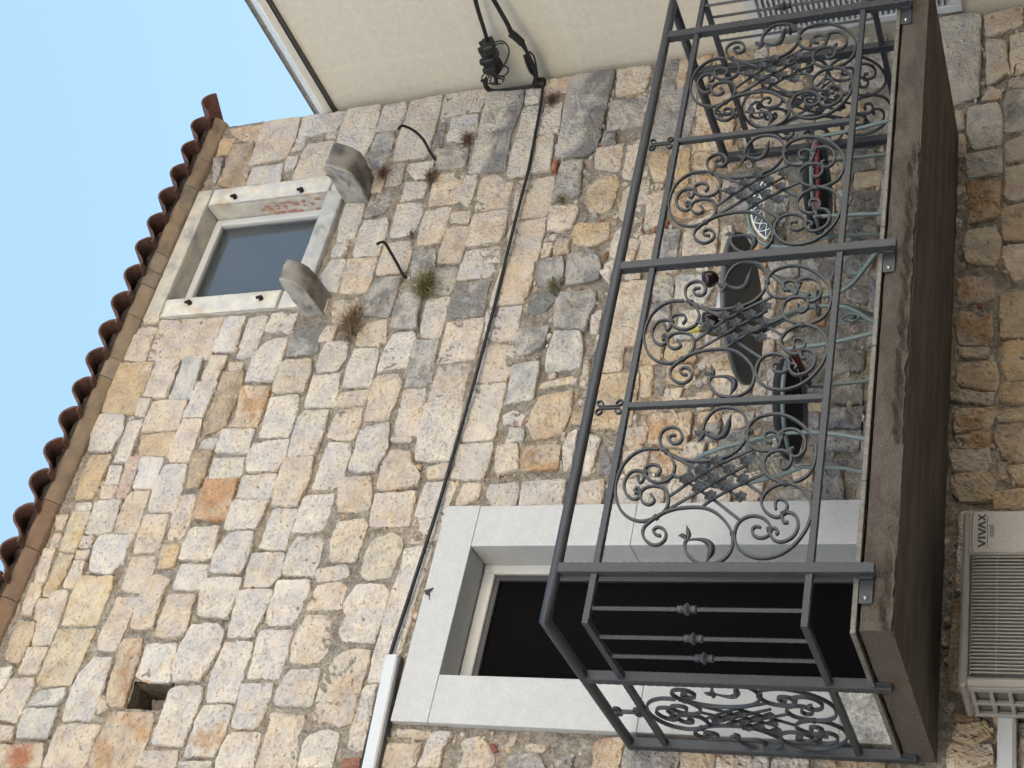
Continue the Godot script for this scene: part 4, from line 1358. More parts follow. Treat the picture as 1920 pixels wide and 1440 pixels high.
func bracket(xa: float, xb: float, prof: Array, k: int) -> MB:
	var b := MB.new()
	var n := 8
	var P := []
	for q in prof.size():
		var a: Vector2 = prof[q]; var d: Vector2 = prof[(q + 1) % prof.size()]
		var parts := maxi(1, int(a.distance_to(d) / 0.025))
		for s in parts: P.append(a.lerp(d, float(s) / parts))
	var rows := []; var cols := []
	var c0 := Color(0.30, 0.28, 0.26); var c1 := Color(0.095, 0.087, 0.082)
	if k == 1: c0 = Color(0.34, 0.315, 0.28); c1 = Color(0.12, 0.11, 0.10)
	var c2 := Color(0.46, 0.445, 0.41)     # the flank that faces the door is coloured paler
	var cen := Vector2(0.12, 5.93)
	for i in n + 3:
		var u := clampf((float(i) - 1.0) / n, 0.0, 1.0)
		var x := lerpf(xa, xb, u)
		var row := PackedVector3Array()
		for p in P:
			var q: Vector2 = p
			if i == 0 or i == n + 2: q = cen + (q - cen) * 0.965
			var z := noise_a.get_noise_3d(x * 9.0, q.y * 9.0, q.x * 9.0 + k) * 0.010
			var y := noise_a.get_noise_3d(x * 9.0, q.y * 9.0, q.x * 9.0 + 7.0 + k) * 0.008
			row.append(Vector3(x + noise_b.get_noise_3d(x * 20, q.y * 20, q.x * 20) * 0.004, q.y + y, q.x + z))
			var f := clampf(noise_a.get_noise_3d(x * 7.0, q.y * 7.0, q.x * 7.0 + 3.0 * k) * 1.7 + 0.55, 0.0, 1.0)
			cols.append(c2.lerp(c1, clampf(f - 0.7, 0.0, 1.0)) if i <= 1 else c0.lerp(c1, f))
		rows.append(row)
	b.grid(rows, true, func(p): return Vector3(0, p.y - 5.93, p.z - 0.12), cols)
	for i in [0, n + 2]:
		var m := Vector3.ZERO
		for p in rows[i]: m += p
		m /= rows[i].size()
		var face := []; var fc := []
		for g in [1.0, 0.82, 0.6, 0.4, 0.2, 0.01]:
			var row := PackedVector3Array()
			for p in rows[i]:
				var q: Vector3 = m + (p - m) * g
				q.x += noise_a.get_noise_3d(q.x * 9.0, q.y * 16.0, q.z * 16.0 + k) * 0.008 * (1.0 - g * g)
				row.append(q)
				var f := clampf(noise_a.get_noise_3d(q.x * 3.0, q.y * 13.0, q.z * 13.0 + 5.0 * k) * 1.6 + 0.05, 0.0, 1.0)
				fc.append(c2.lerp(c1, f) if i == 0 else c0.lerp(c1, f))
			face.append(row)
		b.grid(face, true, func(_p): return Vector3.LEFT if i == 0 else Vector3.RIGHT, fc)
	return b

# ---------------------------------------------------------------- air conditioner
func build_air_conditioner() -> void:
	var x0 := 2.404; var x1 := 3.152; var yt := 2.307; var yb := 1.76; var zb := 0.075; var zf := 0.35
	var t := thing("air_conditioner", "cream outdoor air conditioning unit hung under the balcony", "air conditioner")
	# body with an open front grille: four frame strips round it
	var gx0 := 2.448; var gx1 := 2.952; var gy1 := yt - 0.030; var gy0 := 1.80
	var b := MB.new()
	var d := zf - zb
	b.box(Vector3((x0 + x1) / 2, (yt + gy1) / 2 + 0.0, (zf + zb) / 2), Vector3(x1 - x0, yt - gy1, d), 0.012)
	b.box(Vector3((x0 + x1) / 2, (yb + gy0) / 2, (zf + zb) / 2), Vector3(x1 - x0, gy0 - yb, d), 0.012)
	b.box(Vector3((gx1 + x1) / 2 + 0.001, (gy0 + gy1) / 2, (zf + zb) / 2 + 0.0005), Vector3(x1 - gx1 - 0.002, gy1 - gy0 + 0.02, d - 0.003), 0.010)
	b.box(Vector3((x0 + gx0) / 2 + 0.004, (gy0 + gy1) / 2, zf - 0.022), Vector3(gx0 - x0 - 0.01, gy1 - gy0 + 0.02, 0.04), 0.016)
	# slotted left side
	for q in [[0.290, 0.322], [0.178, 0.196], [zb + 0.001, 0.098]]:
		b.box(Vector3(x0 + 0.012, (gy0 + gy1) / 2, (q[0] + q[1]) / 2), Vector3(0.018, gy1 - gy0, q[1] - q[0]), 0.003)
	var y := gy1 - 0.012
	while y > gy0:
		b.box(Vector3(x0 + 0.011, y, 0.20), Vector3(0.014, 0.016, 0.20), 0.003)
		y -= 0.066
	put(b, "casing", M.ac_body, t)
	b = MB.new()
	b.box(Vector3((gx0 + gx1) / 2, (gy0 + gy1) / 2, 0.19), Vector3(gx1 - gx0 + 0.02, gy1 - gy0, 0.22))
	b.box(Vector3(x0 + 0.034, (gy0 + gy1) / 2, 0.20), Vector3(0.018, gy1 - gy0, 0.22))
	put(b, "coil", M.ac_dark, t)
	# grille of fine upright bars that bend back at the top
	var n := 34
	for k in n:
		var x := lerpf(gx0 + 0.012, gx1 - 0.010, float(k) / (n - 1))
		b = MB.new()
		b.sweep(pv3(crom([Vector3(x, gy1 - 0.004, zf - 0.026), Vector3(x, gy1 - 0.012, zf - 0.010), Vector3(x, gy1 - 0.035, zf - 0.004), Vector3(x, 2.0, zf - 0.004), Vector3(x, gy0 + 0.03, zf - 0.004), Vector3(x, gy0 + 0.004, zf - 0.02)], 4)), flat_section(0.0048, 0.006), Vector3.BACK)
		put(b, "grille_bar", M.ac_body, t)
	for q in 3:
		b = MB.new()
		b.box(Vector3((gx0 + gx1) / 2, gy1 - 0.10 - q * 0.13, zf - 0.012), Vector3(gx1 - gx0 - 0.02, 0.004, 0.004))
		put(b, "grille_wire", M.ac_body, t)
	# seam below the lid and the moulded mark
	b = MB.new()
	b.box(Vector3((x0 + x1) / 2, yt - 0.016, zf + 0.0002), Vector3(x1 - x0 - 0.02, 0.0018, 0.001))
	put(b, "seam", M.print_grey, t)
	b = MB.new()
	var cx := 3.052
	b.tube(pv3(crom([Vector3(cx + 0.083, yt - 0.044, zf), Vector3(cx + 0.075, yt - 0.038, zf), Vector3(cx, yt - 0.036, zf), Vector3(cx - 0.075, yt - 0.038, zf), Vector3(cx - 0.083, yt - 0.044, zf)], 4)), 0.0022, 6)
	put(b, "moulded_line", M.print_grey, t)
	# lettering: VIVAX over cool
	var bar := func(bb: MB, ax: float, ay: float, bx: float, by: float, wd: float):
		bb.prism(pv3([Vector3(ax - wd / 2, ay, zf + 0.0004), Vector3(ax + wd / 2, ay, zf + 0.0004), Vector3(bx + wd / 2, by, zf + 0.0004), Vector3(bx - wd / 2, by, zf + 0.0004)]), Vector3(0, 0, 0.0008))
	var top := yt - 0.058; var bot := yt - 0.087
	var lx := cx - 0.066
	b = MB.new()
	bar.call(b, lx, top, lx + 0.014, bot, 0.009); bar.call(b, lx + 0.028, top, lx + 0.014, bot, 0.009)
	lx += 0.040
	bar.call(b, lx, top, lx, bot, 0.009)
	lx += 0.012
	bar.call(b, lx, top, lx + 0.014, bot, 0.009); bar.call(b, lx + 0.028, top, lx + 0.014, bot, 0.009)
	lx += 0.031
	bar.call(b, lx, bot, lx + 0.014, top, 0.009); bar.call(b, lx + 0.028, bot, lx + 0.014, top, 0.009)
	lx += 0.036
	bar.call(b, lx, bot, lx + 0.024, top, 0.009); bar.call(b, lx + 0.024, bot, lx, top, 0.009)
	put(b, "lettering", M.print_black, t)
	b = MB.new()
	b.box(Vector3(cx, yt - 0.0935, zf + 0.0006), Vector3(0.142, 0.0022, 0.001))
	put(b, "lettering_line", M.print_black, t)
	var tm := TextMesh.new()
	var sf := SystemFont.new()
	sf.font_names = PackedStringArray(["Droid Sans"])
	sf.font_weight = 700
	tm.font = sf
	tm.text = "cool"
	tm.font_size = 32
	tm.pixel_size = 0.00085
	tm.depth = 0.0008
	var o := put(tm, "lettering", M.print_grey, t)
	o.position = Vector3(cx + 0.004, yt - 0.108, zf + 0.0006)
	# brackets
	for x in [x0 + 0.12, x1 - 0.12]:
		b = MB.new()
		b.box(Vector3(x, yb - 0.016, 0.18), Vector3(0.035, 0.03, 0.36), 0.003)
		b.box(Vector3(x, yb - 0.12, 0.006), Vector3(0.035, 0.24, 0.008), 0.002)
		put(b, "bracket", M.ac_body, t)
	# white pipe cover that leads off to the left
	b = MB.new()
	b.box(Vector3(1.55, 2.165, 0.040), Vector3(1.75, 0.066, 0.062), 0.012)
	tag(put(b, "pipe_cover", M.duct), "pale plastic pipe cover leading away from the air conditioning unit", "pipe cover")

# ---------------------------------------------------------------- chairs and table
func build_furniture() -> void:
	make_chair(Vector3(3.60, FLOOR_Y, 0.46), deg_to_rad(78), "wire mesh chair with pebble mosaic back rim, beside the balcony door", 0)
	make_chair(Vector3(4.92, FLOOR_Y, 0.42), deg_to_rad(-28), "wire mesh chair with crossed mosaic back rim, on the neighbour's side of the table", 1)
	make_table(Vector3(4.14, FLOOR_Y, 0.50))

func make_chair(at: Vector3, turn: float, label: String, k: int) -> void:
	var t := thing("garden_chair", label, "chair", at, "garden chairs on the balcony")
	t.rotation.y = turn
	# faces +z
	var sy := 0.43; var hw := 0.21; var hd := 0.21
	for s in [-1.0, 1.0]:
		var b := MB.new()
		b.tube(pv3(crom([Vector3(s * 0.19, sy, 0.19), Vector3(s * 0.20, 0.25, 0.20), Vector3(s * 0.225, 0.0, 0.235)], 4)), 0.010, 8)
		put(b, "leg", M.chair, t)
		b = MB.new()
		b.tube(pv3(crom([Vector3(s * 0.19, sy, -0.19), Vector3(s * 0.195, 0.25, -0.20), Vector3(s * 0.215, 0.0, -0.26)], 4)), 0.010, 8)
		put(b, "leg", M.chair, t)
	var b := MB.new()
	var ring := []
	for s in 33:
		var a := TAU * s / 32
		ring.append(Vector3(cos(a) * 0.225, sy, sin(a) * 0.225))
	b.tube(pv3(ring), 0.010, 8)
	put(b, "seat_ring", M.chair, t)
	b = MB.new()
	b.lathe(Vector3(0, sy + 0.005, 0), PackedVector2Array([Vector2(0, 0), Vector2(0.20, 0.0), Vector2(0.218, 0.010), Vector2(0.222, 0.026), Vector2(0.21, 0.042), Vector2(0.15, 0.050), Vector2(0, 0.052)]), 28)
	put(b, "cushion", M.cushion, t)
	b = MB.new()
	b.tube(pv3([Vector3(-0.16, sy - 0.02, 0.19), Vector3(0.16, sy - 0.02, 0.19)]), 0.014, 8)
	put(b, "cushion_tie", M.red, t)
	# back: a hoop, a mosaic rim and wire mesh
	var hoop := []
	for q in [[-0.19, sy, -0.19], [-0.205, 0.55, -0.225], [-0.205, 0.68, -0.255], [-0.17, 0.785, -0.28], [-0.09, 0.845, -0.292], [0, 0.862, -0.296], [0.09, 0.845, -0.292], [0.17, 0.785, -0.28], [0.205, 0.68, -0.255], [0.205, 0.55, -0.225], [0.19, sy, -0.19]]:
		hoop.append(Vector3(q[0], q[1], q[2]))
	b = MB.new()
	b.tube(pv3(crom(hoop, 5)), 0.010, 8)
	put(b, "back_hoop", M.chair, t)
	var bz := func(y: float) -> float: return -0.19 - (y - sy) * 0.245
	# mosaic band: dark pieces set in pale grout
	var arc := func(a: float, r: float) -> Vector3:
		var y: float = 0.66 + sin(a) * r * 0.98
		return Vector3(cos(a) * r, y, bz.call(y))
	b = MB.new()
	var rows := []
	for e in [[0.118, 0.0], [0.118, 0.010], [0.190, 0.010], [0.190, 0.0], [0.118, 0.0]]:
		var row := PackedVector3Array()
		for s in 25: row.append(arc.call(deg_to_rad(34.0 + 112.0 * s / 24.0), e[0]) + Vector3(0, 0.0, e[1] - 0.005))
		rows.append(row)
	b.grid(rows, false, func(_p): return Vector3.BACK)
	put(b, "rim", M.grout, t)
	for s in 6:
		var a0 := 35.0 + 18.3 * s; var a1 := a0 + 18.3
		var g := 1.6
		var shapes := []
		if k == 1:
			var am := (a0 + a1) / 2
			shapes = [[[a0 + g, 0.123], [a1 - g, 0.123], [am, 0.147]], [[a0 + g, 0.182], [a1 - g, 0.182], [am, 0.157]], [[a0 + 0.5, 0.128], [a0 + 0.5, 0.178], [am - 1.6, 0.152]], [[a1 - 0.5, 0.128], [a1 - 0.5, 0.178], [am + 1.6, 0.152]]]
		else:
			var j := 3.0 * sin(s * 2.3)
			shapes = [[[a0 + g, 0.122], [a1 - g, 0.122], [a1 - g, 0.146 + j * 0.001], [a0 + g, 0.151 - j * 0.001]], [[a0 + g, 0.158 - j * 0.001], [a1 - g, 0.153 + j * 0.001], [a1 - g, 0.184], [a0 + g, 0.184]]]
		for sh in shapes:
			for front in [1.0, -1.0]:
				b = MB.new()
				var P := PackedVector3Array()
				for e in sh: P.append(arc.call(deg_to_rad(e[0]), e[1]) + Vector3(0, 0, 0.0052 * front))
				for q in range(1, P.size() - 1):
					b.tri(P[0], P[q], P[q + 1], Vector3(0, 0, front))
					b.tri(P[0] + Vector3(0, 0, 0.0025 * front), P[q] + Vector3(0, 0, 0.0025 * front), P[q + 1] + Vector3(0, 0, 0.0025 * front), Vector3(0, 0, front))
				put(b, "mosaic_piece", M.mosaic, t)
	b = MB.new()
	for s in 15:
		var x := -0.19 + 0.38 * s / 14.0
		var ye := 0.66 + sqrt(maxf(0.0, 0.108 * 0.108 - x * x)) if absf(x) < 0.108 else 0.64
		b.tube(pv3([Vector3(x, sy + 0.02, bz.call(sy + 0.02)), Vector3(x, ye, bz.call(ye))]), 0.0018, 4)
	var y := sy + 0.03
	while y < 0.75:
		var hwid := 0.195 if y < 0.65 else sqrt(maxf(0.0, 0.0117 - (y - 0.66) * (y - 0.66)))
		if hwid > 0.02: b.tube(pv3([Vector3(-hwid, y, bz.call(y)), Vector3(hwid, y, bz.call(y))]), 0.0018, 4)
		y += 0.022
	put(b, "wire_mesh", M.chair, t)

func make_table(at: Vector3) -> void:
	var t := thing("garden_table", "round dark grey garden table on curled pale green legs", "table", at)
	var b := MB.new()
	b.lathe(Vector3(0, 0.69, 0), PackedVector2Array([Vector2(0, 0), Vector2(0.325, 0.0), Vector2(0.342, 0.004), Vector2(0.348, 0.014), Vector2(0.345, 0.026), Vector2(0.33, 0.030), Vector2(0, 0.030)]), 48)
	put(b, "table_top", M.table, t)
	for k in 3:
		var a := deg_to_rad(40 + 120 * k)
		var d := Vector3(cos(a), 0, sin(a))
		b = MB.new()
		b.tube(pv3(crom([Vector3(0, 0.685, 0) + d * 0.24, Vector3(0, 0.60, 0) + d * 0.17, Vector3(0, 0.45, 0) + d * 0.05, Vector3(0, 0.33, 0) + d * 0.03, Vector3(0, 0.22, 0) + d * 0.07, Vector3(0, 0.10, 0) + d * 0.20, Vector3(0, 0.0, 0) + d * 0.27], 6)), 0.011, 8)
		var lg := put(b, "leg", M.chair, t)
		b = MB.new()
		var P := []
		for s in 26:
			var q := s / 25.0
			var aa := q * TAU * 1.4
			var rr := lerpf(0.050, 0.010, q)
			P.append(Vector3(0, 0.20, 0) + d * (0.15 + cos(aa) * rr) + Vector3(0, sin(aa) * rr, 0))
		b.tube(pv3(P), 0.0045, 6)
		put(b, "curl", M.chair, lg)
	b = MB.new()
	var ring := []
	for s in 25: ring.append(Vector3(cos(TAU * s / 24) * 0.055, 0.37, sin(TAU * s / 24) * 0.055))
	b.tube(pv3(ring), 0.008, 8)
	put(b, "leg_ring", M.chair, t)
	# on the table
	var top := at.y + 0.7205
	var k := 0
	for q in [[4.19, 0.66], [4.02, 0.58]]:
		var g := thing("wine_glass", ["glass of dark red wine by the bottle on the garden table", "glass of dark red wine at the door side of the garden table"][k], "glass", Vector3(q[0], top, q[1]), "glasses of wine on the table")
		b = MB.new()
		b.lathe(Vector3.ZERO, PackedVector2Array([Vector2(0.0, 0.0), Vector2(0.032, 0.001), Vector2(0.032, 0.003), Vector2(0.005, 0.007), Vector2(0.004, 0.055), Vector2(0.008, 0.062)]), 16)
		put(b, "stem", M.pane, g)
		b = MB.new()
		b.lathe(Vector3.ZERO, PackedVector2Array([Vector2(0.0, 0.062), Vector2(0.018, 0.066), Vector2(0.034, 0.082), Vector2(0.040, 0.105), Vector2(0.036, 0.130), Vector2(0.0, 0.130)]), 18)
		put(b, "bowl", M.wine, g)
		k += 1
	var bo := thing("wine_bottle", "dark olive glass bottle standing on the garden table", "bottle", Vector3(4.10, top, 0.42))
	b = MB.new()
	b.lathe(Vector3.ZERO, PackedVector2Array([Vector2(0.0, 0.0), Vector2(0.036, 0.001), Vector2(0.038, 0.006), Vector2(0.038, 0.13), Vector2(0.034, 0.15), Vector2(0.018, 0.175), Vector2(0.014, 0.19), Vector2(0.0135, 0.235)]), 20)
	put(b, "body", M.bottle, bo)
	b = MB.new()
	b.lathe(Vector3.ZERO, PackedVector2Array([Vector2(0.0145, 0.20), Vector2(0.0150, 0.205), Vector2(0.0150, 0.248), Vector2(0.0, 0.25)]), 16)
	put(b, "capsule", M.yellow, bo)
	var bx := thing("paper_carton", "white paper carton with a yellow side on the garden table", "carton", Vector3(4.12, top, 0.56))
	b = MB.new()
	b.box(Vector3(0, 0.042, 0), Vector3(0.11, 0.080, 0.05), 0.002)
	put(b, "carton", M.paper, bx)
	b = MB.new()
	b.box(Vector3(0, 0.006, 0.0), Vector3(0.118, 0.011, 0.056), 0.001)
	put(b, "carton_base", M.yellow, bx)

# ---------------------------------------------------------------- plants in the joints
func build_plants() -> void:
	var L := [
		[657, 606, 0.20, 260, 0, "dry brown tuft of weeds under the narrow stone bracket"],
		[796, 536, 0.18, 260, 1, "green and straw coloured weed below the hooked iron rod"],
		[717, 325, 0.16, 150, 2, "reddish dried weed beside the broad stone bracket"],
		[806, 332, 0.15, 130, 2, "withered weed in the joint at the foot of the bent iron rod"],
		[770, 440, 0.08, 50, 2, "small withered weed to the right of the hooked iron rod"],
		[874, 262, 0.16, 140, 2, "reddish dried weed in the quoins between the bent rod and the cable"],
		[1033, 187, 0.15, 130, 2, "dried weed in the joint below the cable clamp"],
		[1036, 535, 0.09, 90, 1, "low green moss tuft between grey stones below the cable"],
		[1050, 372, 0.07, 50, 1, "thin green weed under the grey stone below the cable"]]
	for q in L:
		var r := RandomNumberGenerator.new(); r.seed = int(q[0] * 7 + q[1])
		var p := pw(q[0], q[1], 0.02)
		var b := MB.new()
		var cA: Color = [Color(0.20, 0.13, 0.08), Color(0.13, 0.15, 0.05), Color(0.17, 0.09, 0.07)][q[4]]
		var cB: Color = [Color(0.36, 0.27, 0.17), Color(0.33, 0.27, 0.13), Color(0.28, 0.19, 0.13)][q[4]]
		var sz: float = q[2] * (0.62 if q[4] == 2 else 1.0)
		for s in int(q[3] * 1.5):
			b.col = cA.lerp(cB, r.randf())
			var o := p + Vector3(r.randfn(0, sz * 0.20), r.randfn(0, sz * 0.07), r.randf_range(-0.02, 0.01))
			var d := Vector3(r.randfn(0, 0.9), r.randfn(0.10, 0.75), absf(r.randfn(0.35, 0.45)) + 0.05).normalized()
			var Ln := sz * r.randf_range(0.25, 0.75)
			var bend := Vector3(r.randfn(0, 0.4), -0.5 + r.randfn(0, 0.3), 0.0) * Ln * 0.5
			var a := o + d * Ln * 0.5 + bend * 0.25
			var e := o + d * Ln + bend
			var w := d.cross(Vector3(r.randf(), r.randf(), r.randf())).normalized() * r.randf_range(0.0010, 0.0024)
			b.quad(o - w, o + w, a + w, a - w, Vector3.BACK)
			b.tri(a - w, a + w, e, Vector3.BACK)
			if r.randf() < 0.5:
				var w2 := d.cross(w).normalized() * 0.003
				b.tri(e - w2, e + w2, e + d * 0.008, Vector3.BACK)
		tag(put(b, "wall_weed", M.weed), q[5], "weed", "weeds growing in the wall joints")

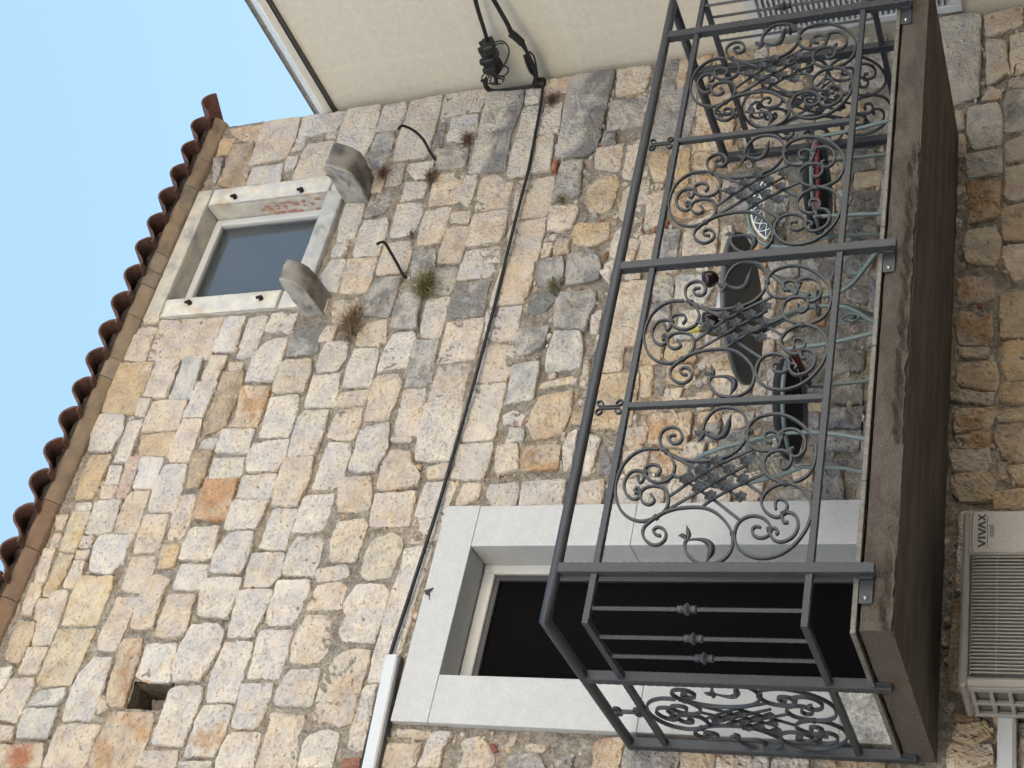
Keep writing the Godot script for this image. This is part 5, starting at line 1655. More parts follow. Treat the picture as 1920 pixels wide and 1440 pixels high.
# wall stones: tone, then outline in millimetres on the wall face, largest in view first
const STONES = [
[10,6199,2563,5841,2497,5881,2335,6500,2332,6538,2379,6526,2595],
[15,2549,2195,2746,2188,2952,2195,2950,2382,2751,2387,2550,2388],
[1,2980,2162,3156,2155,3362,2141,3359,2367,3180,2366,2980,2373],
[0,3090,4944,2953,4956,2693,4962,2499,4955,2501,4888,2656,4821,2925,4817,3213,4800,3199,4953],
[9,6315,4698,5996,4679,5813,4677,5784,4494,5846,4424,6130,4424,6355,4421,6491,4419,6473,4685],
[1,2591,5188,2449,5200,2286,5191,2290,5089,2275,5035,2289,4978,2439,4980,2591,4977,2657,4982,2658,5100],
[9,6262,5238,5941,5226,5754,5217,5729,4974,6050,5001,6274,4979,6413,4991,6447,5236],
[8,3439,2587,3633,2590,3843,2601,3850,2792,3627,2794,3435,2799],
[15,2212,6320,2102,6335,2002,6321,2018,6049,2138,6038,2252,6040,2294,6064,2291,6316],
[11,4269,2591,4472,2592,4706,2588,4695,2813,4493,2808,4280,2805],
[1,4492,7015,4471,6573,4783,6578,4787,7034],
[0,3923,5062,3717,5031,3710,4831,3862,4830,4079,4852,4073,5064],
[0,2900,5202,2808,5167,2744,5184,2697,5148,2694,4978,2860,4962,2965,4970,3001,5007,2997,5152],
[2,2434,6841,2400,6779,2420,6612,2670,6599,2733,6602,2724,6838],
[1,4366,3926,4573,3927,4795,3934,4800,4154,4579,4147,4367,4161],
[5,4931,3041,5113,3025,5339,3030,5344,3254,5127,3251,4908,3261],
[0,2659,6036,2524,6037,2456,6002,2468,5861,2531,5823,2645,5806,2731,5814,2765,5864,2759,6012],
[0,2247,6012,2134,6004,2130,5829,2351,5810,2435,5827,2428,6009],
[1,2216,5396,2055,5404,2067,5192,2218,5227,2270,5217,2321,5226,2319,5409],
[0,6247,5775,6075,5785,5936,5760,5948,5543,6094,5545,6281,5546,6477,5559,6463,5777],
[0,4011,4810,3814,4792,3822,4613,4034,4616,4176,4625,4170,4809],
[0,3359,4951,3225,4937,3246,4791,3419,4772,3556,4755,3587,4798,3575,4935],
[0,2546,5797,2441,5803,2360,5780,2367,5619,2523,5624,2680,5627,2672,5791],
[4,3868,3906,4029,3902,4189,3904,4186,4142,4021,4131,3862,4145],
[1,2150,6600,1987,6587,2001,6346,2135,6351,2223,6344,2212,6581],
[11,5630,2684,5828,2681,6044,2682,6031,2906,5834,2895,5618,2910],
[0,2463,6588,2362,6591,2229,6575,2237,6405,2484,6408,2573,6424,2566,6527],
[1,5621,2949,5823,2940,6032,2949,6041,3167,5826,3167,5631,3163],
[1,4412,3281,4579,3267,4757,3280,4757,3481,4576,3489,4428,3493],
[2,2913,6839,2747,6826,2755,6603,2946,6602,3035,6615,3031,6823],
[16,2163,5803,2086,5795,2095,5630,2265,5620,2350,5637,2340,5797],
[4,4104,7166,4093,6933,4457,6938,4464,7178],
[0,2607,5606,2491,5602,2491,5425,2613,5416,2745,5430,2741,5614],
[8,6053,2815,6243,2824,6448,2825,6469,3037,6247,3044,6046,3051],
[1,2766,5405,2683,5414,2580,5391,2579,5243,2647,5208,2743,5216,2837,5259,2831,5381],
[15,5712,3622,5936,3629,6138,3620,6135,3866,5918,3845,5726,3847],
[8,5038,2593,5186,2589,5372,2584,5371,2792,5202,2791,5041,2802],
[8,3963,2601,4124,2585,4243,2584,4239,2769,4111,2776,3961,2783],
[1,6286,6870,6062,6857,6086,6582,6262,6570,6467,6597,6466,6883],
[0,5823,4965,5677,4950,5696,4682,5989,4715,5992,4967],
[4,3975,4440,3894,4445,3813,4399,3839,4257,3948,4230,4103,4245,4071,4416],
[1,4436,5069,4330,5062,4350,4847,4455,4844,4627,4857,4608,5072],
[8,5816,3882,6047,3873,6250,3884,6253,4099,6046,4095,5833,4107],
[0,2849,5807,2704,5793,2707,5650,2801,5629,2910,5615,2968,5625,2966,5820],
[4,6106,3269,6303,3266,6500,3258,6500,3483,6300,3486,6085,3487],
[4,4415,2218,4275,2209,4270,2080,4555,2080,4533,2211],
[1,5172,4840,5004,4811,5003,4623,5117,4623,5324,4633,5312,4854],
[15,2564,6394,2391,6382,2311,6323,2314,6246,2619,6264,2683,6290,2680,6411],
[0,2917,5606,2822,5604,2773,5588,2776,5446,2905,5415,3025,5420,3020,5610],
[1,5510,4864,5335,4843,5339,4644,5375,4619,5655,4650,5635,4874],
[1,5710,3327,5898,3340,6069,3345,6069,3575,5906,3569,5714,3552],
[15,4423,3013,4574,3016,4714,3009,4696,3223,4547,3204,4414,3222],
[11,6085,2589,6293,2591,6482,2609,6480,2792,6295,2800,6092,2789],
[1,3575,5806,3454,5789,3451,5630,3611,5609,3747,5629,3740,5806],
[11,4695,2598,4841,2591,4994,2580,4984,2774,4839,2778,4694,2796],
[0,6292,6238,6159,6232,6017,5988,6223,5971,6473,6004,6460,6240],
[0,3664,5394,3646,5335,3651,5238,3796,5209,3963,5248,3942,5335,3911,5406],
[10,5615,2386,5497,2352,5514,2220,5712,2215,5820,2242,5797,2383],
[1,4870,4838,4703,4839,4712,4634,4839,4621,4991,4637,4992,4825],
[3,3150,5158,3055,5153,3025,5107,3033,4982,3208,4966,3259,4972,3283,5049,3253,5136],
[1,4144,5057,4050,5049,4057,4854,4210,4860,4321,4856,4316,5047],
[6,3378,6243,3363,6029,3625,6057,3625,6261],
[0,2928,6036,2817,6009,2805,5832,2953,5817,3031,5825,3026,6042],
[1,3425,5193,3326,5179,3330,4961,3436,4967,3529,4976,3518,5197],
[10,3890,3096,4021,3087,4170,3094,4180,3264,4012,3247,3877,3259],
[0,2434,5412,2362,5402,2364,5205,2509,5208,2555,5229,2543,5383],
[0,3167,6037,3066,6032,3053,5835,3190,5820,3299,5843,3300,5998],
[8,4647,4449,4531,4434,4499,4259,4681,4226,4762,4241,4764,4441],
[0,2366,5602,2241,5597,2241,5456,2379,5440,2469,5442,2459,5625],
[5,4186,6411,4003,6422,3920,6373,3987,6266,4242,6262,4374,6283,4350,6418],
[15,3773,3800,3736,3619,3817,3605,3939,3609,3942,3819],
[0,4008,5810,3879,5801,3752,5788,3754,5627,3914,5616,4052,5636,4050,5773],
[1,3697,5217,3539,5199,3537,5120,3563,4972,3625,4973,3708,5054,3772,5071,3785,5187],
[10,4380,4441,4243,4429,4256,4237,4374,4245,4488,4273,4509,4424],
[0,3174,5608,3053,5598,3046,5415,3196,5409,3275,5422,3273,5586],
[0,2146,5618,2043,5616,2055,5413,2163,5423,2223,5430,2211,5603],
[0,3418,3895,3428,3673,3572,3707,3574,3805,3563,3939],
[0,3894,6024,3890,5833,4046,5826,4171,5862,4163,6040],
[0,3699,4787,3590,4804,3585,4617,3678,4602,3803,4609,3796,4833],
[0,3569,6588,3433,6567,3430,6392,3564,6393,3733,6429,3733,6575],
[5,3717,2226,3624,2196,3604,2138,3611,2081,3809,2081,3801,2219],
[1,4174,5424,3974,5398,3975,5251,4207,5235,4269,5268,4269,5402],
[1,3249,5377,3129,5347,3123,5205,3166,5202,3332,5192,3377,5228,3348,5369],
[0,3693,5586,3547,5587,3553,5456,3591,5413,3737,5419,3828,5430,3842,5569],
[0,2181,5192,2068,5177,2078,5003,2165,5010,2240,5020,2256,5085,2226,5172],
[16,2476,6241,2454,6169,2455,6035,2567,6042,2662,6072,2651,6243],
[1,4827,2385,4745,2374,4713,2248,4772,2219,4877,2215,4949,2238,4952,2370],
[11,4781,5090,4640,5072,4640,4860,4760,4872,4891,4877,4874,5089],
[1,2783,6222,2688,6208,2699,6038,2890,6057,2934,6065,2929,6223],
[0,3187,6829,3065,6792,3050,6648,3137,6599,3218,6607,3290,6594,3287,6823],
[5,6157,3583,6318,3575,6490,3574,6498,3812,6306,3805,6159,3807],
[15,5149,2360,5006,2366,5027,2221,5270,2223,5278,2377],
[1,2963,6406,2825,6398,2729,6380,2737,6246,2949,6266,3017,6248,3040,6336,3030,6396],
[15,2109,3280,2203,3280,2293,3277,2274,3434,2180,3421,2095,3426],
[15,4379,2409,4253,2390,4244,2262,4313,2240,4434,2249,4452,2395],
[0,3420,4394,3412,4175,3570,4179,3568,4405],
[1,2085,3147,2191,3131,2286,3133,2268,3273,2197,3270,2096,3275],
[1,5304,5101,5158,5087,5168,4875,5285,4868,5418,4885,5415,5098],
[0,4455,4822,4458,4633,4537,4635,4691,4645,4682,4859],
[0,6134,4963,6012,4963,6012,4694,6270,4719,6253,4971],
[4,4134,2215,4043,2181,4047,2081,4260,2080,4260,2209],
[8,4304,5226,4181,5217,4191,5088,4222,5065,4500,5096,4493,5244],
[1,6056,6479,5881,6471,5868,6218,5948,6234,6123,6230,6197,6262,6194,6464],
[1,2671,6553,2610,6529,2609,6413,2832,6418,2915,6411,2910,6544],
[4,3473,2400,3414,2373,3407,2236,3513,2223,3554,2253,3549,2402],
[0,3433,5614,3292,5615,3298,5449,3398,5424,3524,5441,3503,5605],
[0,4458,6257,4280,6243,4277,6055,4463,6065,4596,6076,4558,6211],
[11,5232,3426,5373,3435,5517,3448,5527,3633,5370,3633,5233,3636],
[1,4014,5211,3872,5203,3874,5060,4058,5070,4169,5083,4169,5214],
[0,5032,5094,4912,5090,4924,4877,5007,4855,5144,4874,5138,5078],
[11,4862,5640,4716,5614,4673,5452,4872,5441,4980,5453,4978,5630],
[1,3963,6827,3965,6578,4173,6596,4182,6839],
[1,4328,4800,4190,4799,4197,4630,4280,4618,4428,4635,4432,4793],
[1,2351,7039,2224,6974,2204,6861,2403,6842,2446,6854,2441,7006],
[0,2981,5800,2985,5654,3046,5613,3180,5617,3173,5813],
[0,3766,6051,3666,6012,3677,5826,3767,5807,3874,5826,3852,6045],
[1,2754,6993,2621,6962,2636,6849,2873,6856,2950,6878,2942,6976],
[1,3493,5413,3414,5389,3419,5217,3520,5223,3624,5261,3612,5426],
[15,4112,6231,3969,6223,3961,6058,4129,6058,4233,6068,4244,6252],
[1,4322,6051,4189,6036,4181,5828,4316,5828,4409,5854,4413,6047],
[1,2230,2384,2233,2329,2263,2215,2334,2223,2334,2383],
[0,3355,5788,3207,5781,3191,5623,3290,5632,3439,5626,3434,5776],
[0,4329,5610,4204,5597,4202,5426,4344,5427,4453,5446,4465,5600],
[4,4052,2400,4015,2357,3987,2221,4060,2218,4146,2231,4152,2391],
[5,6045,7041,5915,7045,5880,6950,5873,6817,6262,6886,6278,7064],
[1,5021,5835,4892,5832,4875,5654,4991,5637,5147,5651,5154,5858],
[1,5598,5119,5429,5097,5444,4894,5640,4904,5637,4960,5707,5003,5713,5112],
[0,4362,5421,4292,5409,4315,5368,4315,5239,4513,5237,4574,5267,4561,5394],
[0,5342,5842,5165,5821,5155,5640,5382,5651,5457,5672,5456,5830],
[7,1972,6846,1986,6597,2106,6630,2085,6903],
[8,5971,4386,5990,4174,6229,4187,6213,4402],
[10,2133,6833,2136,6628,2295,6636,2278,6856],
[10,4185,4609,4043,4593,4068,4455,4150,4457,4303,4466,4287,4616],
[11,5371,2580,5495,2584,5603,2595,5619,2775,5505,2780,5380,2790],
[8,5816,2207,5585,2199,5604,2086,5890,2086,5880,2194],
[10,4651,3792,4619,3636,4727,3595,4806,3605,4819,3809],
[0,3216,6254,3138,6248,3138,6068,3152,6041,3333,6068,3319,6229],
[0,3964,7180,3843,7145,3846,6986,3982,6961,4091,6999,4095,7172],
[0,3312,6021,3318,5837,3491,5816,3488,6041],
[0,4206,5807,4077,5799,4080,5604,4297,5637,4295,5810],
[4,5430,4427,5335,4378,5324,4292,5357,4245,5526,4242,5598,4262,5594,4370,5529,4421],
[0,6274,5532,6292,5267,6369,5249,6487,5258,6494,5552],
[1,3296,6571,3175,6554,3186,6405,3415,6420,3415,6585],
[15,3606,3762,3579,3617,3599,3557,3672,3554,3718,3636,3723,3773],
[11,5350,3080,5463,3083,5614,3098,5603,3272,5462,3265,5355,3268],
[15,3687,4442,3626,4424,3635,4233,3780,4247,3772,4433],
[15,4503,2400,4496,2297,4523,2239,4653,2252,4659,2416],
[15,4764,3347,4891,3334,5020,3332,5024,3512,4880,3499,4765,3488],
[4,5025,2215,4858,2200,4861,2093,5099,2093,5087,2201],
[1,4210,6917,4191,6750,4479,6762,4487,6936],
[1,3848,6576,3746,6548,3746,6420,3913,6424,4033,6434,4033,6568],
[8,5550,4626,5438,4620,5467,4460,5748,4496,5758,4625],
[8,4942,4437,4811,4420,4847,4241,4950,4244,5039,4297,5027,4446],
[1,5697,5439,5519,5420,5520,5233,5540,5220,5777,5252,5778,5407],
[1,3487,6749,3303,6741,3302,6582,3417,6604,3565,6604,3564,6737],
[0,2321,4965,2176,4963,2167,4887,2388,4891,2485,4898,2476,4955],
[1,5366,5432,5210,5409,5214,5268,5313,5259,5493,5261,5489,5430],
[1,5011,5622,5012,5436,5149,5431,5254,5467,5243,5635],
[1,3973,5600,3872,5593,3847,5420,3956,5412,4058,5426,4057,5577],
[4,3653,7120,3515,7089,3526,6974,3587,6974,3818,6974,3819,7115],
[15,2098,3684,2188,3680,2286,3675,2271,3801,2192,3796,2098,3797],
[11,4548,6048,4454,6043,4449,5845,4542,5847,4684,5850,4633,6049],
[1,6199,3050,6359,3050,6483,3068,6484,3241,6353,3240,6218,3240],
[15,3757,2396,3797,2241,3896,2220,3886,2404],
[0,4624,5230,4522,5211,4512,5090,4677,5092,4794,5097,4783,5238],
[10,5307,2379,5310,2212,5472,2219,5480,2383],
[1,2927,5389,2856,5396,2865,5202,2985,5210,3013,5254,2992,5380],
[1,5190,5250,5050,5240,5045,5101,5172,5098,5323,5105,5331,5251],
[1,4949,3798,4947,3615,5129,3623,5114,3806],
[0,3297,6926,3302,6758,3511,6768,3504,6946],
[10,4185,6724,4181,6581,4483,6605,4488,6742],
[8,4735,5425,4603,5414,4590,5249,4702,5270,4825,5278,4867,5411],
[1,2186,4387,2114,4395,2121,4260,2147,4236,2211,4269,2261,4330,2233,4412],
[1,2956,6541,2942,6405,3081,6379,3159,6402,3147,6543],
[0,3503,6029,3503,5816,3661,5829,3646,6038],
[1,6258,4377,6259,4200,6334,4195,6481,4192,6488,4407],
[1,2092,4771,2101,4617,2126,4599,2211,4602,2202,4762],
[1,4744,2208,4605,2153,4627,2093,4842,2093,4830,2204],
[1,5161,2202,5119,2174,5131,2093,5366,2093,5348,2199],
[0,5421,5623,5285,5612,5299,5462,5462,5444,5542,5465,5548,5631],
[1,3421,3339,3433,3233,3503,3216,3602,3244,3562,3361],
[0,3803,6268,3789,6049,3947,6070,3961,6283],
[1,3568,2406,3563,2267,3608,2246,3677,2254,3669,2409],
[11,4839,3161,4729,3158,4703,2995,4881,2988,4868,3104],
[15,5261,3902,5203,3820,5268,3660,5405,3810,5400,3914],
[0,6267,6548,6287,6270,6343,6258,6463,6255,6463,6571],
[0,4371,5817,4316,5793,4326,5669,4386,5630,4525,5655,4537,5809],
[1,6176,2297,5953,2293,6033,2185,6270,2206,6300,2298],
[1,3687,3062,3754,3055,3860,3045,3864,3193,3776,3193,3677,3201],
[1,3430,6400,3259,6370,3258,6290,3387,6264,3535,6300,3529,6396],
[4,3807,6790,3786,6569,3957,6592,3949,6826],
[1,4031,3506,4029,3340,4112,3336,4157,3413,4180,3525],
[1,6336,2299,6340,2219,6389,2113,6529,2127,6496,2315],
[4,2682,7117,2538,7088,2519,6992,2669,6978,2760,6996,2758,7111],
[0,5480,6001,5286,5970,5314,5855,5471,5847,5596,5865,5607,5994],
[4,3372,2232,3369,2082,3474,2082,3455,2230],
[0,2963,6221,2964,6043,3107,6049,3111,6223],
[0,4529,6567,4513,6414,4769,6419,4777,6566],
[0,3418,3511,3415,3371,3463,3364,3572,3470,3566,3525],
[1,6173,2183,6009,2169,6039,2086,6328,2085,6305,2177],
[10,6056,5441,6025,5249,6089,5237,6265,5270,6261,5448],
[11,3961,2943,3961,2807,4102,2810,4080,2952],
[0,4544,6378,4458,6370,4460,6260,4632,6257,4764,6268,4750,6387],
[2,3189,7048,3183,6946,3270,6931,3439,6945,3433,7070],
[4,5174,4450,5106,4430,5083,4319,5129,4237,5245,4249,5251,4449],
[11,3420,2938,3426,2858,3618,2872,3635,2949],
[11,3681,3284,3754,3297,3835,3309,3825,3442,3739,3438,3657,3447],
[8,4438,4626,4341,4598,4408,4465,4539,4461,4534,4624],
[0,4049,6575,4045,6447,4290,6432,4293,6569],
[4,2351,2369,2331,2295,2366,2223,2431,2239,2409,2352],
[0,3637,6257,3632,6068,3657,6044,3768,6067,3767,6272],
[0,3490,4578,3422,4541,3427,4405,3561,4427,3550,4578],
[8,5999,5960,5888,5890,5875,5807,6091,5811,6196,5821,6195,5959],
[0,2189,4568,2102,4590,2108,4484,2193,4492,2273,4462,2269,4556],
[8,4941,4600,4818,4583,4816,4462,4887,4445,5020,4471,5014,4591],
[0,3583,6727,3579,6592,3769,6585,3786,6745],
[1,5155,4034,5190,3929,5431,3943,5417,4051],
[8,5811,5451,5813,5243,6002,5270,5988,5469],
[11,5100,2928,5102,2799,5281,2802,5262,2932],
[1,5235,4612,5205,4528,5235,4465,5352,4447,5403,4464,5403,4621],
[1,4588,5620,4492,5604,4479,5489,4509,5424,4664,5451,4659,5555],
[1,2018,6048,2031,5827,2114,5839,2100,6038],
[15,6266,3818,6388,3835,6502,3820,6487,4010,6385,4015,6260,4004],
[0,3406,3661,3411,3544,3538,3536,3555,3651],
[1,5676,4407,5632,4252,5850,4264,5833,4427],
[4,3919,2209,3907,2081,4022,2081,4016,2210],
[1,2245,2133,2248,2084,2430,2084,2419,2130],
[1,3615,4564,3642,4446,3687,4449,3798,4483,3786,4587],
[11,4271,2948,4277,2814,4401,2816,4382,2968],
[11,4129,2944,4136,2812,4258,2813,4237,2964],
[0,6225,5968,6222,5810,6373,5804,6475,5812,6462,5977],
[5,3572,6362,3572,6284,3811,6288,3816,6421],
[1,3414,4093,3427,3977,3564,3982,3553,4105],
[11,3827,2946,3813,2803,3928,2805,3920,2947],
[1,4675,5817,4641,5757,4728,5664,4844,5681,4841,5860],
[8,4965,5386,4989,5245,5171,5283,5177,5426],
[8,6248,4156,6256,4020,6506,4023,6494,4135],
[10,4410,3628,4492,3615,4568,3606,4585,3751,4486,3756,4386,3761],
[0,5884,6814,5871,6560,6046,6589,6034,6822],
[2,2912,7032,2909,6961,3040,6951,3173,6946,3173,7050],
[0,3763,6932,3760,6838,4056,6853,4042,6949],
[8,3708,2949,3703,2808,3802,2803,3801,2944],
[0,5028,5998,4912,5908,4904,5850,5063,5850,5155,5869,5167,5969],
[1,4494,7181,4473,7017,4675,7042,4697,7188],
[11,5431,2834,5512,2840,5611,2847,5609,2983,5514,2989,5421,2975],
[14,5553,3460,5559,3312,5697,3318,5694,3489],
[0,4644,6254,4618,6064,4761,6059,4787,6245],
[1,5380,2197,5400,2086,5563,2086,5525,2198],
[8,4832,5210,4813,5108,4896,5097,5022,5103,5007,5246],
[15,3686,2372,3686,2247,3788,2249,3748,2396],
[4,4283,3802,4245,3709,4256,3631,4370,3658,4364,3793],
[1,3654,3908,3579,3876,3620,3793,3732,3790,3729,3913],
[17,2304,6150,2302,6032,2418,6032,2411,6195],
[1,2463,6972,2471,6856,2617,6849,2614,6978],
[11,5688,2529,5783,2526,5870,2525,5871,2674,5773,2662,5700,2666],
[5,4211,3568,4159,3406,4287,3434,4282,3591],
[4,5602,3926,5418,3893,5468,3835,5753,3859,5752,3917],
[15,5434,3805,5304,3645,5501,3667,5522,3809],
[14,3520,6817,3526,6747,3797,6754,3796,6845],
[1,5588,4233,5559,4177,5643,4136,5886,4158,5782,4233],
[1,4204,4011,4272,4015,4360,4015,4361,4149,4279,4154,4204,4144],
[4,4242,3815,4350,3815,4439,3810,4436,3910,4328,3920,4241,3925],
[8,4654,3913,4662,3809,4820,3825,4831,3926],
[11,4713,2922,4737,2823,4833,2790,4850,2944],
[8,5718,3193,5806,3182,5925,3183,5909,3323,5813,3314,5736,3317],
[5,5051,3428,5014,3335,5177,3339,5221,3460],
[4,4117,3744,4108,3611,4221,3646,4229,3774],
[4,2404,2126,2450,2141,2519,2143,2515,2229,2448,2222,2419,2216],
[11,3592,3917,3686,3926,3777,3931,3760,4021,3671,4029,3600,4020],
[8,4953,3915,4952,3829,5135,3827,5148,3929],
[1,3945,2424,3911,2243,3973,2229,3997,2380],
[8,2127,4168,2136,4002,2198,4045,2178,4179],
[4,5293,2928,5304,2804,5410,2790,5414,2942],
[8,4201,3080,4227,3003,4360,3007,4360,3100],
[12,4716,4600,4627,4605,4619,4515,4721,4459,4777,4485,4784,4553],
[1,4075,5599,4079,5431,4181,5421,4174,5613],
[1,4949,4054,4949,3967,5130,3942,5124,4052],
[4,3820,2220,3823,2081,3898,2081,3877,2228],
[4,5666,4082,5519,4036,5509,3968,5699,3972,5745,4070],
[8,4769,3296,4739,3175,4858,3172,4857,3332],
[0,3052,5406,3011,5378,3026,5251,3047,5213,3103,5230,3088,5395],
[4,5312,3406,5311,3261,5415,3277,5428,3432],
[8,5579,5848,5471,5834,5527,5701,5682,5699,5653,5841],
[1,3784,3923,3730,3874,3788,3812,3879,3819,3861,3921],
[10,2300,6823,2311,6652,2347,6619,2399,6635,2375,6784],
[1,4307,6556,4300,6445,4481,6439,4489,6552],
[0,3593,4099,3600,4061,3797,4043,3846,4111],
[4,6342,7046,6271,6910,6311,6872,6463,6899,6444,7156],
[4,3488,2138,3487,2082,3593,2081,3579,2181],
[11,5899,2560,5968,2547,6071,2553,6062,2666,5963,2659,5878,2674],
[1,3426,4735,3433,4688,3483,4622,3559,4625,3561,4724],
[1,2992,7125,2993,7054,3206,7074,3203,7155],
[1,6345,4851,6351,4709,6481,4699,6488,4888],
[8,3431,3146,3422,2999,3469,3003,3497,3077,3492,3146],
[4,4044,3883,4049,3825,4243,3847,4239,3913],
[11,4966,2932,4959,2798,5026,2795,5080,2940],
[0,5646,5234,5541,5226,5467,5150,5547,5137,5728,5145,5730,5228],
[4,3083,6352,3091,6257,3231,6279,3223,6382],
[0,5584,5628,5596,5479,5721,5467,5733,5627],
[1,3834,3431,3858,3309,3924,3303,3916,3453],
[0,5838,5647,5750,5562,5767,5470,5893,5475,5903,5646],
[11,4561,2918,4536,2822,4630,2804,4660,2931],
[1,4887,4066,5006,4053,5081,4044,5105,4141,5001,4149,4910,4156],
[1,2800,7117,2794,7048,2919,7046,2981,7058,2985,7132],
[0,3758,4233,3619,4200,3633,4169,3856,4178,3842,4221],
[1,6059,3075,6106,3067,6192,3071,6195,3218,6126,3212,6059,3219],
[1,3514,3076,3526,2996,3623,3016,3611,3097],
[1,4935,3590,4971,3511,5138,3544,5126,3598],
[10,2159,3068,2214,3066,2284,3067,2268,3127,2212,3125,2147,3120],
[8,5712,5758,5729,5648,5896,5675,5901,5783],
[4,5575,3817,5548,3755,5568,3699,5704,3744,5696,3825],
[1,5676,5784,5782,5780,5872,5796,5859,5927,5786,5917,5692,5930],
[1,2969,6925,2962,6862,3024,6837,3128,6844,3128,6920],
[8,4530,3916,4520,3803,4641,3813,4623,3909],
[1,5137,3809,5133,3624,5168,3622,5227,3655,5187,3787],
[1,4182,2388,4168,2265,4228,2262,4243,2390],
[1,5364,4049,5447,4054,5529,4061,5531,4163,5458,4155,5353,4149],
[5,5342,3074,5334,2953,5424,2946,5425,3080],
[4,5525,3604,5586,3553,5732,3598,5683,3673],
[1,2130,4767,2197,4784,2232,4768,2247,4871,2200,4855,2142,4863],
[1,5455,2440,5446,2385,5625,2401,5616,2464],
[1,3676,3616,3672,3528,3759,3514,3755,3614],
[1,5649,2465,5657,2396,5792,2412,5796,2489],
[1,3602,4933,3606,4820,3689,4826,3671,4951],
[0,3919,4588,3898,4490,3967,4477,4003,4542,3973,4600],
[4,3871,3571,3866,3463,3939,3459,3930,3572],
[0,4380,3310,4338,3196,4373,3143,4419,3231,4409,3306],
[0,3611,6939,3614,6844,3734,6859,3741,6950],
[1,4384,3597,4302,3594,4313,3516,4394,3525,4433,3597],
[15,4216,3118,4254,3125,4328,3106,4308,3216,4260,3204,4220,3206],
[5,3940,3789,3982,3791,4029,3776,4046,3884,3981,3889,3955,3894],
[1,4241,3253,4296,3247,4348,3252,4343,3324,4291,3340,4238,3340],
[8,3802,3047,3814,2995,3908,2991,3904,3061],
[1,4457,3509,4535,3521,4569,3519,4592,3598,4531,3607,4475,3602],
[5,3901,4137,3940,4150,4013,4134,4012,4233,3936,4222,3901,4236],
[1,5226,4145,5503,4168,5467,4199,5280,4198],
[11,3767,3472,3803,3463,3870,3453,3871,3536,3829,3535,3756,3533],
[1,2244,4727,2238,4601,2233,4569,2268,4565,2273,4735],
[1,5359,5237,5349,5115,5438,5119,5445,5254],
[11,4062,2982,4129,2971,4160,2957,4161,3057,4127,3055,4060,3041],
[1,3960,3510,4002,3524,4062,3512,4054,3598,3996,3593,3937,3580],
[11,4427,2879,4504,2865,4542,2860,4532,2943,4489,2951,4446,2953],
[0,2489,7109,2367,7047,2382,7020,2500,7013,2490,7092],
[4,6187,7157,6219,7066,6346,7062,6361,7190],
[5,3574,3190,3565,3137,3671,3141,3658,3198],
[0,5900,6044,5968,6052,6043,6049,6056,6170,5978,6175,5912,6174],
[1,4311,3379,4338,3385,4411,3398,4406,3463,4356,3472,4302,3479],
[4,3911,2965,3966,2982,3986,2992,3999,3058,3946,3077,3921,3076],
[8,5953,5505,5945,5452,6231,5479,6214,5517],
[11,4863,2866,4916,2877,4957,2883,4943,2968,4905,2969,4856,2969],
[14,5912,2182,5904,2086,5989,2086,5978,2182],
[0,6291,4966,6291,4869,6409,4876,6411,4978],
[1,5430,3297,5490,3301,5528,3302,5541,3381,5473,3393,5419,3405],
[1,2101,6912,2119,6844,2185,6861,2188,6956],
[0,2032,5811,2042,5625,2069,5635,2059,5816],
[0,4068,6914,4065,6847,4197,6855,4197,6939],
[0,4994,4205,4971,4163,5196,4163,5143,4205],
[1,3518,6916,3516,6824,3601,6834,3602,6944],
[1,2778,7023,2771,6992,2817,6970,2898,6978,2893,7051],
[4,4806,3521,4858,3535,4924,3520,4922,3600,4874,3605,4818,3613],
[1,4134,4443,4157,4262,4200,4263,4171,4414],
[15,3521,2209,3506,2156,3606,2188,3607,2217],
[13,2080,4968,2086,4877,2134,4884,2126,4969],
[0,4460,4214,4466,4180,4621,4172,4590,4229],
[11,4885,3257,4967,3267,5024,3260,5023,3323,4947,3327,4911,3329],
[1,4847,3801,4885,3803,4930,3799,4933,3893,4897,3895,4834,3894],
[8,2139,3964,2144,3878,2194,3899,2173,3965],
[5,2417,2356,2434,2261,2452,2305,2458,2372],
[4,5462,2987,5508,2997,5550,3001,5562,3081,5516,3080,5446,3067],
[15,5050,4449,5103,4456,5146,4444,5147,4531,5097,4548,5029,4530],
[4,5934,3232,6002,3238,6052,3243,6055,3315,5985,3317,5936,3327],
[1,4824,3635,4893,3633,4940,3641,4945,3713,4879,3704,4838,3703],
[0,3832,6393,3820,6292,3903,6288,3898,6383],
[1,3622,3393,3564,3325,3618,3307,3664,3360],
[10,3812,4456,3840,4450,3883,4464,3892,4547,3839,4538,3796,4546],
[1,5613,3211,5666,3221,5708,3205,5717,3300,5670,3305,5624,3312],
[1,4535,5766,4591,5762,4650,5756,4653,5834,4589,5849,4535,5855],
[8,5926,7080,5932,7063,6166,7090,6172,7172],
[0,4020,3317,4016,3256,4099,3258,4087,3312],
[0,4854,4216,4805,4172,4967,4162,4935,4216],
[1,4016,3692,4077,3675,4089,3670,4092,3765,4053,3761,4022,3766],
[1,5838,2318,5839,2216,5907,2230,5908,2286],
[1,4137,4213,4118,4175,4309,4188,4260,4214],
[1,2204,4106,2202,4032,2234,4002,2237,4113],
[8,4719,3584,4721,3510,4797,3512,4794,3573],
[10,5196,2951,5257,2945,5291,2951,5300,3012,5246,3017,5189,3008],
[11,4014,3071,4001,2992,4036,2988,4072,3076],
[0,4754,5883,4786,5880,4858,5890,4864,5955,4808,5968,4744,5971],
[1,4776,7153,4777,7040,4857,7068,4860,7158],
[0,5175,5899,5227,5880,5296,5885,5276,5968,5241,5980,5177,5972],
[1,4702,7191,4689,7028,4744,7041,4753,7182],
[11,5841,4307,5902,4322,5942,4319,5953,4402,5888,4399,5839,4393],
[1,3318,7127,3322,7092,3418,7090,3416,7173],
